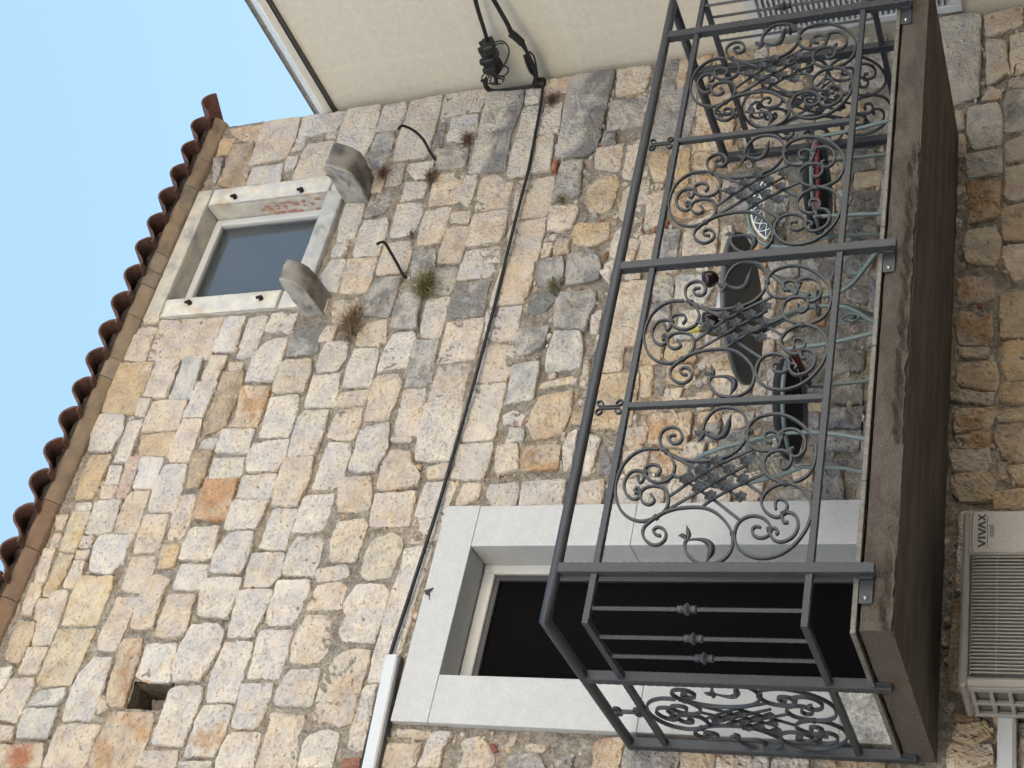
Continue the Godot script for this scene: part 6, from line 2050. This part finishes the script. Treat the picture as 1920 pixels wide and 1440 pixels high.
[1,4006,3775,3997,3596,4033,3595,4017,3743],
[1,2266,6376,2302,6330,2380,6395,2325,6404],
[1,3208,6921,3207,6849,3279,6855,3280,6927],
[10,6374,3496,6416,3490,6492,3506,6476,3571,6424,3562,6365,3558],
[0,3446,7067,3450,6958,3498,6971,3498,7077],
[1,4820,4009,4848,4012,4896,4004,4890,4095,4842,4089,4818,4089],
[1,4372,6394,4361,6301,4424,6309,4431,6411],
[1,3138,6919,3137,6844,3197,6845,3195,6932],
[10,5190,3274,5217,3274,5281,3263,5272,3340,5223,3330,5189,3333],
[1,3215,7133,3221,7081,3308,7094,3306,7147],
[0,6147,6485,6213,6479,6276,6491,6261,6569,6208,6557,6152,6576],
[1,2637,7129,2643,7107,2782,7094,2777,7129],
[0,5977,6495,6032,6484,6091,6492,6091,6570,6033,6567,5975,6558],
[4,6088,3495,6164,3505,6201,3491,6188,3575,6151,3556,6106,3558],
[1,5021,4557,5074,4555,5119,4545,5128,4604,5081,4604,5021,4603],
[10,5622,3485,5650,3501,5702,3485,5678,3569,5662,3562,5618,3562],
[0,3837,5202,3837,5087,3864,5086,3862,5209],
[1,6117,4122,6148,4124,6200,4124,6201,4160,6149,4177,6095,4185],
[14,2218,4203,2229,4167,2270,4151,2269,4180],
[1,4988,2431,4985,2404,5034,2396,5044,2428],
[1,6211,6252,6229,6256,6281,6249,6269,6326,6240,6330,6216,6324],
[13,5682,4674,5684,4649,5768,4641,5758,4680],
[1,2233,6383,2232,6330,2259,6326,2253,6388],
[0,4055,6969,4057,6927,4091,6932,4085,6975],
[0,1348,6471,1562,6468,1756,6459,1750,6699,1553,6686,1359,6686],
[8,1618,2289,1848,2306,2033,2285,2034,2528,1843,2514,1630,2508],
[10,1161,2379,1359,2395,1577,2387,1570,2616,1362,2629,1155,2619],
[15,5044,635,5261,653,5459,639,5468,865,5268,870,5052,872],
[0,754,5927,967,5938,1195,5934,1168,6172,959,6162,768,6162],
[15,417,1334,620,1326,844,1341,829,1573,620,1555,419,1567],
[15,2331,560,2546,573,2750,567,2771,795,2538,798,2326,811],
[5,542,668,749,678,967,684,970,922,759,918,536,902],
[4,2996,983,3224,980,3433,982,3430,1198,3202,1209,3010,1212],
[1,210,4642,438,4641,638,4650,646,4872,432,4880,225,4886],
[5,195,1709,429,1725,643,1704,626,1960,420,1957,222,1940],
[1,4769,1641,4994,1632,5215,1623,5201,1848,4978,1844,4776,1840],
[1,597,3056,794,3050,996,3046,989,3302,801,3298,578,3288],
[1,1357,1449,1583,1453,1784,1452,1799,1681,1571,1672,1354,1673],
[15,5971,399,6176,385,6379,377,6394,622,6187,622,5979,629],
[15,5494,478,5711,494,5913,489,5907,712,5698,718,5510,721],
[0,1115,5698,1334,5693,1552,5700,1532,5924,1335,5927,1122,5923],
[4,1027,3084,1216,3102,1427,3086,1426,3314,1213,3314,1009,3319],
[4,380,2391,569,2405,792,2397,797,2631,572,2617,366,2632],
[15,3937,724,4152,728,4369,718,4364,975,4138,955,3936,973],
[1,2001,880,2208,870,2410,888,2401,1123,2186,1106,1977,1116],
[15,1298,236,1527,244,1709,245,1731,459,1508,477,1308,483],
[5,1922,2608,2097,2607,2282,2612,2278,2845,2090,2836,1918,2845],
[1,3286,664,3502,661,3688,663,3715,874,3501,877,3295,894],
[5,5395,200,5596,202,5821,200,5808,438,5593,437,5395,444],
[5,2075,1307,2293,1326,2510,1317,2493,1556,2288,1545,2071,1556],
[8,1668,3166,1888,3175,2091,3175,2072,3385,1861,3385,1679,3394],
[5,2645,1222,2858,1221,3070,1229,3066,1443,2859,1450,2652,1447],
[15,891,227,1089,230,1292,250,1289,448,1097,468,875,469],
[4,1285,2,1497,11,1710,1,1700,216,1506,215,1284,225],
[15,1464,1852,1667,1839,1886,1829,1877,2055,1671,2056,1455,2056],
[1,1203,6109,1395,6114,1610,6130,1620,6336,1404,6334,1206,6348],
[15,2076,1711,2300,1712,2502,1705,2509,1928,2288,1924,2078,1924],
[15,641,4,859,3,1063,-4,1057,233,853,221,650,218],
[4,5273,1233,5482,1226,5679,1226,5694,1450,5482,1447,5275,1439],
[5,3301,1601,3509,1608,3709,1619,3717,1845,3499,1830,3303,1835],
[15,2153,3,2366,2,2565,20,2575,229,2370,235,2139,226],
[15,4359,1519,4551,1514,4756,1519,4749,1738,4548,1735,4348,1738],
[11,566,3995,766,4003,976,4001,983,4213,756,4229,567,4235],
[1,1458,4946,1672,4961,1904,4955,1899,5193,1685,5186,1461,5193],
[1,774,6214,976,6213,1176,6211,1187,6440,977,6448,757,6447],
[1,1061,6913,1267,6912,1495,6917,1484,7147,1268,7153,1065,7139],
[15,3306,16,3511,16,3720,28,3700,263,3499,253,3286,248],
[1,213,5946,399,5952,576,5951,589,6200,383,6200,212,6183],
[11,1409,3796,1624,3781,1832,3800,1851,4012,1637,4017,1414,4024],
[4,5718,934,5934,930,6145,934,6132,1158,5930,1155,5724,1161],
[5,3885,1640,4100,1631,4300,1648,4311,1881,4078,1872,3881,1873],
[1,615,6882,841,6876,1048,6891,1049,7110,827,7104,620,7106],
[4,5552,1872,5778,1864,5961,1866,5970,2080,5759,2078,5550,2077],
[1,6083,1331,6280,1345,6494,1348,6505,1573,6295,1579,6076,1561],
[15,3352,1336,3555,1332,3767,1336,3774,1562,3553,1556,3342,1551],
[15,6077,1639,6295,1641,6505,1639,6487,1895,6284,1882,6091,1869],
[1,379,5198,601,5206,794,5197,812,5440,577,5440,376,5430],
[15,4341,1756,4562,1757,4770,1765,4766,1991,4547,1983,4341,1995],
[10,625,2630,849,2637,1049,2628,1071,2867,846,2860,651,2861],
[15,1175,1032,1398,1046,1605,1049,1612,1265,1396,1276,1184,1270],
[1,3772,487,3974,496,4166,494,4165,700,3974,704,3757,700],
[5,412,1041,613,1056,818,1043,826,1264,628,1273,418,1277],
[0,599,5654,818,5673,1033,5665,1009,5894,818,5894,612,5903],
[11,1196,4395,1418,4403,1634,4400,1615,4655,1405,4648,1205,4652],
[5,2218,294,2442,294,2634,305,2649,515,2437,520,2214,528],
[8,860,3438,1063,3446,1275,3436,1276,3684,1063,3671,837,3661],
[1,3972,246,4163,246,4370,239,4384,460,4170,471,3964,483],
[4,2647,320,2846,324,3024,323,3021,551,2844,560,2658,541],
[5,6051,75,6270,71,6469,64,6460,294,6256,288,6047,283],
[0,1606,5424,1828,5435,2024,5420,2020,5653,1833,5651,1603,5645],
[1,1675,4417,1876,4432,2086,4431,2090,4652,1889,4650,1682,4660],
[10,244,3474,452,3468,660,3459,662,3697,448,3702,254,3691],
[1,731,4744,940,4757,1133,4746,1144,5001,930,4994,722,5005],
[15,6158,854,6335,851,6491,845,6504,1080,6331,1074,6150,1086],
[5,4297,491,4509,483,4707,490,4701,715,4494,705,4278,708],
[15,1440,532,1673,521,1865,529,1883,757,1656,755,1445,758],
[15,845,1421,1052,1435,1258,1425,1250,1649,1055,1660,853,1670],
[1,245,4399,444,4405,671,4400,663,4631,467,4626,236,4643],
[15,3627,1079,3826,1092,4025,1086,4030,1323,3812,1318,3617,1320],
[5,984,3985,1201,3987,1406,3981,1411,4230,1192,4220,984,4224],
[5,2581,1579,2806,1583,3002,1580,2988,1809,2805,1803,2595,1805],
[11,219,3187,380,3192,575,3206,558,3417,397,3424,202,3425],
[0,205,6451,417,6445,646,6453,639,6669,416,6675,195,6694],
[11,1347,3543,1549,3534,1756,3539,1749,3765,1555,3769,1347,3769],
[5,2541,1941,2761,1940,2963,1956,2967,2178,2746,2167,2551,2183],
[15,416,2125,627,2112,834,2106,819,2350,616,2345,430,2355],
[4,4252,974,4458,976,4665,983,4670,1215,4467,1196,4257,1209],
[10,1593,4138,1820,4152,2024,4140,2023,4378,1813,4374,1601,4381],
[4,5239,966,5467,965,5683,969,5680,1209,5455,1206,5243,1210],
[15,3794,1334,3989,1341,4171,1348,4191,1558,3987,1576,3782,1559],
[4,3299,285,3510,283,3725,273,3724,512,3516,511,3298,523],
[4,1751,5,1944,6,2141,-3,2130,237,1928,250,1745,239],
[15,216,128,414,144,624,136,611,356,422,363,198,361],
[0,1185,5193,1398,5200,1602,5193,1606,5429,1381,5429,1175,5415],
[1,4696,942,4903,944,5115,936,5107,1175,4887,1166,4681,1180],
[1,1651,2884,1872,2884,2076,2888,2091,3120,1867,3115,1658,3110],
[5,1216,2729,1429,2744,1645,2749,1630,2983,1424,2972,1230,2970],
[4,4411,35,4616,50,4841,50,4840,285,4613,285,4406,292],
[4,198,608,378,619,536,606,527,848,375,844,197,853],
[0,1054,6697,1264,6703,1472,6696,1473,6909,1264,6902,1047,6913],
[1,1493,6801,1708,6802,1923,6797,1909,7044,1694,7034,1496,7020],
[10,213,2755,401,2765,634,2757,633,2979,420,2987,203,2998],
[15,5406,1497,5632,1499,5846,1497,5826,1718,5621,1736,5421,1725],
[5,1041,2057,1223,2068,1448,2072,1441,2305,1227,2300,1021,2289],
[1,4893,1868,5098,1872,5330,1873,5315,2090,5100,2086,4899,2089],
[1,1599,5198,1827,5191,2034,5186,2024,5402,1821,5404,1608,5406],
[1,725,1708,940,1713,1140,1714,1155,1930,934,1950,708,1935],
[10,526,3731,731,3730,956,3739,950,3973,742,3967,517,3970],
[15,2865,40,3079,32,3268,37,3276,265,3061,276,2855,273],
[0,1641,6216,1801,6228,1982,6223,1990,6458,1810,6446,1620,6464],
[15,1631,838,1795,846,1965,851,1986,1087,1798,1084,1628,1077],
[0,1579,4663,1767,4673,1981,4677,1983,4884,1774,4894,1558,4887],
[4,4768,1191,4997,1194,5205,1189,5205,1436,4973,1423,4775,1434],
[1,214,5457,385,5465,579,5475,578,5689,391,5699,211,5698],
[1,210,6211,406,6201,627,6214,620,6445,404,6438,214,6428],
[15,5712,1262,5897,1264,6065,1252,6052,1468,5882,1479,5717,1494],
[1,1631,5958,1814,5960,1993,5965,2006,6203,1803,6192,1629,6197],
[5,4190,1239,4405,1250,4617,1261,4603,1484,4404,1469,4191,1465],
[15,3957,5,4167,4,4386,-2,4393,218,4193,232,3967,223],
[1,2778,729,2974,725,3187,717,3191,941,2976,954,2783,942],
[15,1773,254,1993,260,2197,255,2189,500,1972,497,1755,498],
[4,4900,391,5085,390,5289,392,5302,627,5109,625,4898,620],
[0,306,4895,495,4904,711,4891,712,5114,496,5128,310,5108],
[0,204,6862,407,6851,611,6857,603,7080,405,7075,219,7073],
[0,1163,4663,1366,4653,1565,4668,1552,4878,1367,4886,1156,4885],
[1,676,4436,875,4440,1084,4443,1086,4659,889,4679,676,4660],
[0,1010,5006,1202,5003,1418,4999,1418,5170,1212,5175,997,5195],
[1,4892,-3,5093,13,5314,17,5303,220,5094,225,4890,230],
[1,2597,20,2726,3,2853,-3,2841,241,2710,228,2586,241],
[0,645,6579,846,6564,1035,6568,1036,6804,856,6797,643,6794],
[0,953,5443,1182,5446,1368,5449,1372,5660,1163,5646,954,5664],
[11,1857,3440,2080,3440,2274,3427,2291,3663,2068,3669,1857,3679],
[5,1743,2079,1953,2081,2171,2081,2162,2287,1937,2290,1733,2279],
[15,2566,986,2781,974,3002,989,2989,1200,2794,1205,2565,1202],
[4,3385,1861,3597,1844,3797,1847,3802,2081,3590,2071,3387,2077],
[4,219,3976,364,3983,537,3988,552,4210,386,4207,209,4216],
[5,1131,792,1346,786,1571,796,1566,1035,1363,1027,1148,1025],
[5,1005,552,1235,543,1420,547,1446,763,1238,774,1010,776],
[1,1553,5724,1763,5716,1973,5731,1965,5930,1763,5935,1561,5940],
[15,828,933,973,934,1134,929,1125,1174,988,1156,847,1148],
[1,6162,1096,6324,1092,6484,1106,6484,1321,6314,1321,6154,1329],
[15,3886,1898,4118,1888,4335,1901,4326,2060,4110,2064,3887,2075],
[15,2993,1902,3189,1890,3374,1893,3361,2140,3175,2124,2983,2144],
[5,1634,1101,1787,1105,1975,1104,1977,1316,1798,1329,1637,1327],
[15,4488,293,4693,291,4860,311,4858,462,4693,476,4501,474],
[4,1901,569,2102,579,2305,587,2291,817,2095,806,1886,805],
[5,6075,1885,6287,1892,6490,1903,6481,2087,6285,2089,6071,2092],
[4,287,373,482,379,696,371,703,616,484,598,290,609],
[4,817,2390,974,2398,1145,2400,1146,2624,975,2625,796,2631],
[1,976,3742,1156,3723,1330,3728,1329,3948,1142,3947,964,3964],
[15,5731,718,5937,727,6138,741,6145,900,5931,915,5736,911],
[5,4456,723,4676,732,4868,741,4862,932,4674,935,4461,945],
[1,1990,1118,2126,1132,2267,1129,2269,1295,2143,1304,2000,1296],
[4,5717,-3,5870,15,6000,4,6005,195,5878,199,5716,202],
[8,855,4235,1012,4245,1163,4241,1161,4439,1004,4438,865,4438],
[5,3008,1662,3159,1664,3284,1669,3277,1874,3149,1877,3018,1862],
[1,889,5224,1021,5224,1173,5221,1153,5435,1011,5417,867,5410],
[1,3734,140,3838,134,3936,138,3939,324,3850,328,3743,336],
[15,3451,895,3575,901,3730,908,3725,1085,3572,1077,3435,1058],
[5,3085,1360,3204,1361,3333,1379,3322,1567,3216,1555,3077,1562],
[0,605,5454,744,5445,870,5438,881,5633,740,5636,599,5632],
[1,208,3009,337,3001,499,3004,490,3173,353,3180,195,3183],
[0,256,5706,424,5723,549,5729,572,5927,419,5926,273,5925],
[15,197,864,341,851,480,845,487,1042,343,1033,199,1024],
[5,5315,-3,5458,15,5625,7,5603,194,5464,190,5339,187],
[4,3018,433,3158,432,3289,450,3288,624,3151,627,3039,643],
[4,4894,1452,5031,1435,5179,1428,5187,1613,5042,1608,4883,1618],
[0,721,4998,871,5016,985,5013,995,5194,866,5200,732,5200],
[4,886,1222,1028,1224,1180,1215,1184,1413,1033,1411,888,1400],
[1,1440,3100,1540,3105,1652,3094,1647,3300,1550,3302,1461,3314],
[5,1806,1524,1928,1533,2058,1548,2075,1729,1934,1748,1807,1730],
[15,5843,1606,5964,1611,6069,1616,6067,1805,5948,1811,5851,1798],
[4,1189,4225,1325,4243,1488,4235,1469,4393,1326,4398,1174,4380],
[15,1010,2902,1103,2888,1224,2884,1216,3084,1111,3078,1015,3086],
[1,1068,6459,1184,6453,1321,6467,1341,6638,1188,6656,1054,6662],
[5,708,2883,858,2877,995,2871,1000,3036,853,3047,730,3052],
[10,1863,3803,2003,3816,2145,3809,2120,4004,2008,4012,1850,4019],
[5,1472,2076,1587,2084,1710,2075,1729,2267,1597,2278,1444,2268],
[4,278,1576,423,1574,564,1570,568,1709,431,1696,285,1703],
[1,6198,640,6337,636,6468,646,6493,835,6337,839,6200,835],
[5,1371,3331,1501,3334,1659,3335,1642,3528,1514,3520,1358,3522],
[1,1275,5946,1431,5954,1567,5944,1563,6104,1413,6106,1285,6089],
[1,1168,1781,1294,1772,1436,1768,1431,1981,1301,1982,1168,1983],
[15,3738,839,3818,830,3936,834,3927,1024,3817,1031,3729,1028],
[1,211,6696,342,6701,503,6709,486,6835,354,6832,209,6834],
[1,1949,6985,2070,6986,2228,6974,2223,7161,2073,7151,1948,7160],
[5,1820,1341,1931,1330,2074,1347,2050,1514,1930,1520,1814,1518],
[15,707,472,857,478,985,479,1001,652,852,663,703,659],
[11,1644,2620,1787,2621,1892,2628,1907,2829,1770,2828,1646,2835],
[1,271,4249,401,4241,569,4228,552,4395,421,4376,282,4388],
[1,1420,4082,1492,4075,1589,4071,1582,4208,1511,4221,1426,4217],
[1,2337,1138,2433,1136,2543,1145,2543,1277,2432,1281,2330,1271],
[5,268,3797,353,3800,433,3809,434,3948,358,3935,258,3940],
[15,3758,355,3838,351,3931,335,3938,484,3841,471,3769,475],
[15,1678,3409,1759,3408,1854,3405,1847,3515,1761,3527,1674,3521],
[15,5841,226,5916,241,6015,236,6007,379,5918,375,5840,360],
[15,5505,802,5598,802,5694,809,5670,930,5601,946,5511,953],
[15,4892,731,4965,720,5039,722,5046,858,4949,878,4886,870],
[15,2423,816,2512,813,2607,828,2607,962,2521,955,2437,953],
[8,817,3314,909,3300,1011,3299,991,3421,918,3431,829,3421],
[15,197,2151,305,2151,406,2157,389,2297,294,2295,219,2294],
[1,596,3308,690,3324,800,3324,791,3460,681,3444,605,3453],
[0,1421,5526,1495,5540,1605,5527,1603,5689,1498,5679,1416,5686],
[0,1210,4888,1297,4894,1385,4884,1395,4990,1283,4986,1208,4995],
[15,195,1237,305,1242,389,1250,390,1382,314,1378,209,1371],
[5,1314,1288,1411,1297,1500,1307,1508,1444,1418,1435,1305,1423],
[0,1789,6524,1861,6520,1969,6533,1967,6668,1860,6676,1772,6667],
[4,2824,577,2923,571,3002,572,3010,708,2902,716,2812,701],
[15,4724,485,4811,486,4874,486,4878,613,4802,623,4741,628],
[5,5336,1832,5431,1821,5529,1816,5522,1970,5438,1957,5338,1967],
[5,3719,1691,3792,1670,3871,1673,3853,1822,3808,1806,3741,1799],
[4,578,4248,671,4230,783,4245,758,4380,667,4388,580,4390],
[4,390,1981,491,1975,581,1961,595,2103,499,2104,400,2090],
[15,4049,1140,4124,1140,4195,1154,4171,1291,4112,1299,4043,1301],
[4,2709,1819,2812,1818,2899,1824,2891,1942,2800,1925,2718,1943],
[15,2222,1951,2307,1945,2388,1945,2390,2059,2308,2074,2215,2085],
[15,671,1967,758,1969,852,1971,830,2113,761,2102,657,2104],
[15,2517,1358,2591,1373,2646,1371,2654,1522,2584,1512,2516,1503],
[15,1517,1699,1606,1683,1694,1688,1689,1834,1613,1830,1507,1836],
[15,3448,1167,3508,1151,3604,1150,3613,1293,3512,1295,3431,1294],
[5,3054,298,3155,289,3240,298,3242,434,3153,420,3070,427],
[0,597,5927,669,5944,738,5933,755,6080,674,6072,584,6060],
[15,2507,1830,2616,1820,2702,1810,2692,1942,2622,1924,2512,1922],
[15,2140,1576,2253,1569,2330,1554,2349,1702,2233,1693,2142,1688],
[15,850,2073,939,2066,1022,2063,1022,2193,942,2205,867,2195],
[5,3467,535,3543,524,3656,527,3661,651,3568,639,3464,632],
[15,5211,1538,5317,1531,5379,1546,5402,1681,5308,1684,5216,1669],
[15,5052,235,5136,243,5241,260,5249,373,5136,369,5051,366],
[0,1666,7049,1770,7051,1840,7043,1862,7138,1752,7151,1657,7164],
[1,5305,462,5400,461,5482,464,5475,599,5396,590,5330,599],
[15,630,915,738,921,812,928,816,1022,717,1029,628,1037],
[1,195,1396,302,1403,389,1410,402,1548,306,1545,200,1545],
[1,678,3516,742,3507,831,3520,823,3652,744,3647,677,3638],
[1,5223,1689,5294,1698,5403,1707,5394,1790,5298,1802,5228,1797],
[10,2084,2912,2197,2910,2284,2905,2271,3035,2188,3036,2090,3033],
[5,1734,4041,1821,4032,1922,4049,1935,4127,1829,4139,1735,4119],
[5,662,224,766,244,859,227,866,348,755,369,648,353],
[1,4049,974,4143,978,4231,991,4221,1113,4142,1128,4034,1129],
[5,3159,1208,3230,1217,3325,1214,3345,1348,3244,1347,3157,1365],
[1,748,6469,847,6461,939,6447,939,6556,825,6550,731,6559],
[5,2371,1571,2463,1562,2529,1565,2545,1700,2462,1690,2359,1701],
[15,5114,1085,5178,1090,5237,1075,5239,1174,5169,1180,5115,1178],
[15,4240,1526,4290,1523,4337,1514,4345,1601,4268,1598,4218,1608],
[15,716,1608,784,1601,828,1608,825,1703,772,1687,723,1682],
[0,1395,5449,1464,5442,1534,5439,1518,5522,1464,5519,1400,5519],
[8,1114,4498,1143,4495,1192,4502,1188,4578,1137,4574,1095,4568],
[5,1946,1916,2012,1920,2049,1926,2054,1996,2010,2004,1956,2013],
[15,5627,76,5670,72,5709,76,5699,159,5651,157,5627,154],
[1,4650,1335,4698,1346,4772,1339,4751,1434,4718,1438,4645,1432],
[5,2095,1960,2134,1944,2196,1945,2197,2023,2155,2026,2088,2019],
[0,1864,6686,1913,6689,1973,6694,1966,6769,1913,6773,1860,6782],
[1,1165,98,1222,83,1276,78,1273,181,1220,171,1174,182],
[4,5606,1763,5658,1764,5722,1771,5715,1829,5664,1835,5604,1848],
[4,2415,995,2460,1003,2518,987,2517,1078,2478,1088,2411,1095],
[5,5247,276,5321,281,5365,290,5384,377,5320,370,5264,374],
[5,3295,553,3365,562,3425,545,3402,653,3352,634,3308,648],
[5,3732,1588,3794,1590,3827,1582,3831,1649,3777,1655,3740,1650],
[5,1140,465,1201,474,1240,476,1254,531,1187,534,1144,519],
[15,2555,1271,2586,1256,2644,1257,2650,1344,2608,1347,2544,1349],
[4,1487,4245,1544,4256,1577,4245,1576,4333,1547,4348,1508,4341],
[15,861,2294,894,2301,941,2298,944,2395,912,2374,862,2391],
[1,450,5128,506,5143,560,5128,557,5194,514,5190,442,5205],
[1,2086,2322,2129,2311,2191,2319,2185,2403,2139,2407,2092,2412],
[0,1896,5077,1973,5062,2023,5059,2000,5159,1969,5157,1922,5161],
[10,1234,3356,1285,3342,1364,3343,1341,3436,1303,3433,1224,3418],
[1,1924,4915,1976,4915,2027,4908,2040,5005,1979,4997,1928,5002],
[4,1959,1750,2016,1761,2055,1762,2064,1864,2011,1847,1949,1860],
[4,5896,1515,5963,1517,6020,1511,6014,1604,5965,1602,5908,1589],
[15,1528,3010,1574,3008,1619,3003,1610,3085,1579,3090,1518,3086],
[15,1032,1949,1083,1952,1153,1948,1147,2044,1076,2046,1036,2045],
[1,1772,3625,1803,3624,1838,3631,1840,3703,1818,3710,1779,3719],
[5,1444,2633,1503,2644,1556,2646,1561,2714,1506,2718,1451,2712],
[1,4784,1521,4822,1534,4860,1536,4862,1604,4836,1613,4786,1610],
[11,1206,2640,1280,2639,1321,2629,1318,2721,1279,2726,1224,2727],
[1,922,1958,951,1951,1007,1949,1005,2052,967,2048,918,2048],
[1,401,2635,451,2641,520,2626,523,2720,452,2720,417,2723],
[1,637,6249,700,6264,749,6247,730,6343,702,6342,625,6337],
[1,2046,2467,2122,2475,2164,2479,2175,2561,2108,2548,2044,2548],
[1,4767,1999,4799,1998,4848,1997,4875,2074,4802,2079,4758,2083],
[1,253,5172,301,5170,359,5167,373,5265,314,5272,259,5280],
[15,597,1569,658,1575,723,1584,720,1657,673,1660,604,1657],
[15,244,2317,313,2327,357,2338,357,2411,300,2405,242,2422],
[5,2665,1488,2701,1479,2775,1467,2766,1569,2707,1554,2651,1566],
[15,4917,269,4951,262,5028,282,5035,347,4961,360,4911,364],
[1,3667,558,3700,564,3737,552,3731,654,3696,634,3681,646],
[15,2027,4077,2080,4091,2134,4088,2114,4158,2072,4170,2026,4167],
[0,629,6139,693,6132,729,6143,731,6225,702,6229,636,6210],
[0,1535,7055,1603,7066,1659,7068,1661,7151,1594,7156,1549,7159],
[15,1459,2290,1534,2280,1576,2298,1578,2373,1506,2371,1482,2374],
[5,254,2470,291,2452,350,2446,341,2541,297,2547,238,2547],
[15,5426,1996,5497,1999,5534,2001,5549,2090,5482,2088,5426,2090],
[1,1683,1344,1728,1338,1802,1343,1805,1428,1728,1430,1682,1434],
[1,519,6730,573,6734,610,6729,624,6815,554,6821,515,6829],
[15,3732,740,3785,721,3839,738,3832,810,3776,807,3713,816],
[8,1013,3358,1076,3356,1146,3355,1121,3430,1061,3434,1020,3423],
[4,838,2224,909,2224,953,2214,948,2280,907,2276,835,2281],
[1,4783,1902,4837,1883,4891,1885,4872,1994,4832,1981,4766,1978],
[5,4631,1246,4700,1246,4746,1235,4728,1334,4687,1330,4639,1318],
[1,4183,489,4234,487,4285,479,4272,592,4227,575,4179,591],
[4,282,1121,333,1110,377,1114,393,1193,318,1206,280,1203],
[5,1521,1289,1572,1295,1601,1292,1601,1377,1565,1371,1527,1370],
[10,1929,3692,1981,3703,2030,3688,2019,3785,1979,3790,1927,3769],
[4,2618,877,2691,872,2721,883,2737,953,2670,968,2633,960],
[0,2290,7058,2334,7074,2375,7080,2370,7155,2333,7154,2289,7163],
[15,276,2070,322,2059,392,2060,386,2139,327,2149,278,2152],
[1,1451,6351,1511,6356,1557,6350,1568,6432,1508,6441,1471,6442],
[15,495,3064,530,3069,569,3070,571,3166,538,3167,508,3174],
[15,1397,2981,1456,2983,1496,2983,1502,3091,1437,3082,1402,3069],
[15,4518,2001,4562,2005,4613,2004,4620,2061,4558,2079,4522,2068],
[15,3219,848,3237,834,3261,851,3270,923,3241,923,3213,916],
[15,3057,661,3093,652,3168,660,3164,707,3100,711,3055,717],
[15,5523,723,5584,729,5647,722,5649,803,5585,797,5516,791],
[1,5118,968,5184,958,5227,952,5223,1045,5185,1034,5141,1048],
[15,6316,319,6380,304,6429,303,6444,385,6383,367,6328,371],
[1,1301,6355,1367,6356,1432,6354,1419,6451,1358,6446,1296,6454],
[5,3050,1584,3110,1572,3163,1580,3162,1645,3110,1651,3068,1665],
[5,5325,897,5374,896,5424,895,5444,956,5378,952,5334,945],
[0,2016,4786,2060,4787,2132,4795,2109,4869,2064,4880,2029,4876],
[1,1248,2988,1288,2982,1343,2994,1361,3085,1305,3077,1243,3077],
[15,2425,1972,2468,1965,2526,1957,2516,2050,2477,2060,2428,2072],
[15,6040,641,6111,640,6161,649,6155,713,6093,706,6052,723],
[15,1164,1670,1233,1670,1259,1681,1276,1761,1210,1767,1165,1775],
[15,3817,1923,3849,1919,3879,1906,3880,2010,3845,2020,3798,2012],
[0,1655,6721,1698,6709,1750,6711,1771,6779,1718,6800,1648,6782],
[4,236,3711,298,3720,350,3712,359,3788,309,3787,260,3791],
[5,5845,381,5902,391,5939,380,5949,480,5895,479,5836,478],
[1,2810,1463,2856,1463,2915,1463,2911,1553,2848,1535,2795,1536],
[5,1602,4048,1649,4052,1703,4037,1703,4141,1640,4132,1585,4121],
[4,3931,974,3978,985,4039,979,4026,1049,3985,1070,3939,1061],
[1,2919,1446,2976,1457,3024,1450,3021,1543,2977,1550,2919,1556]]
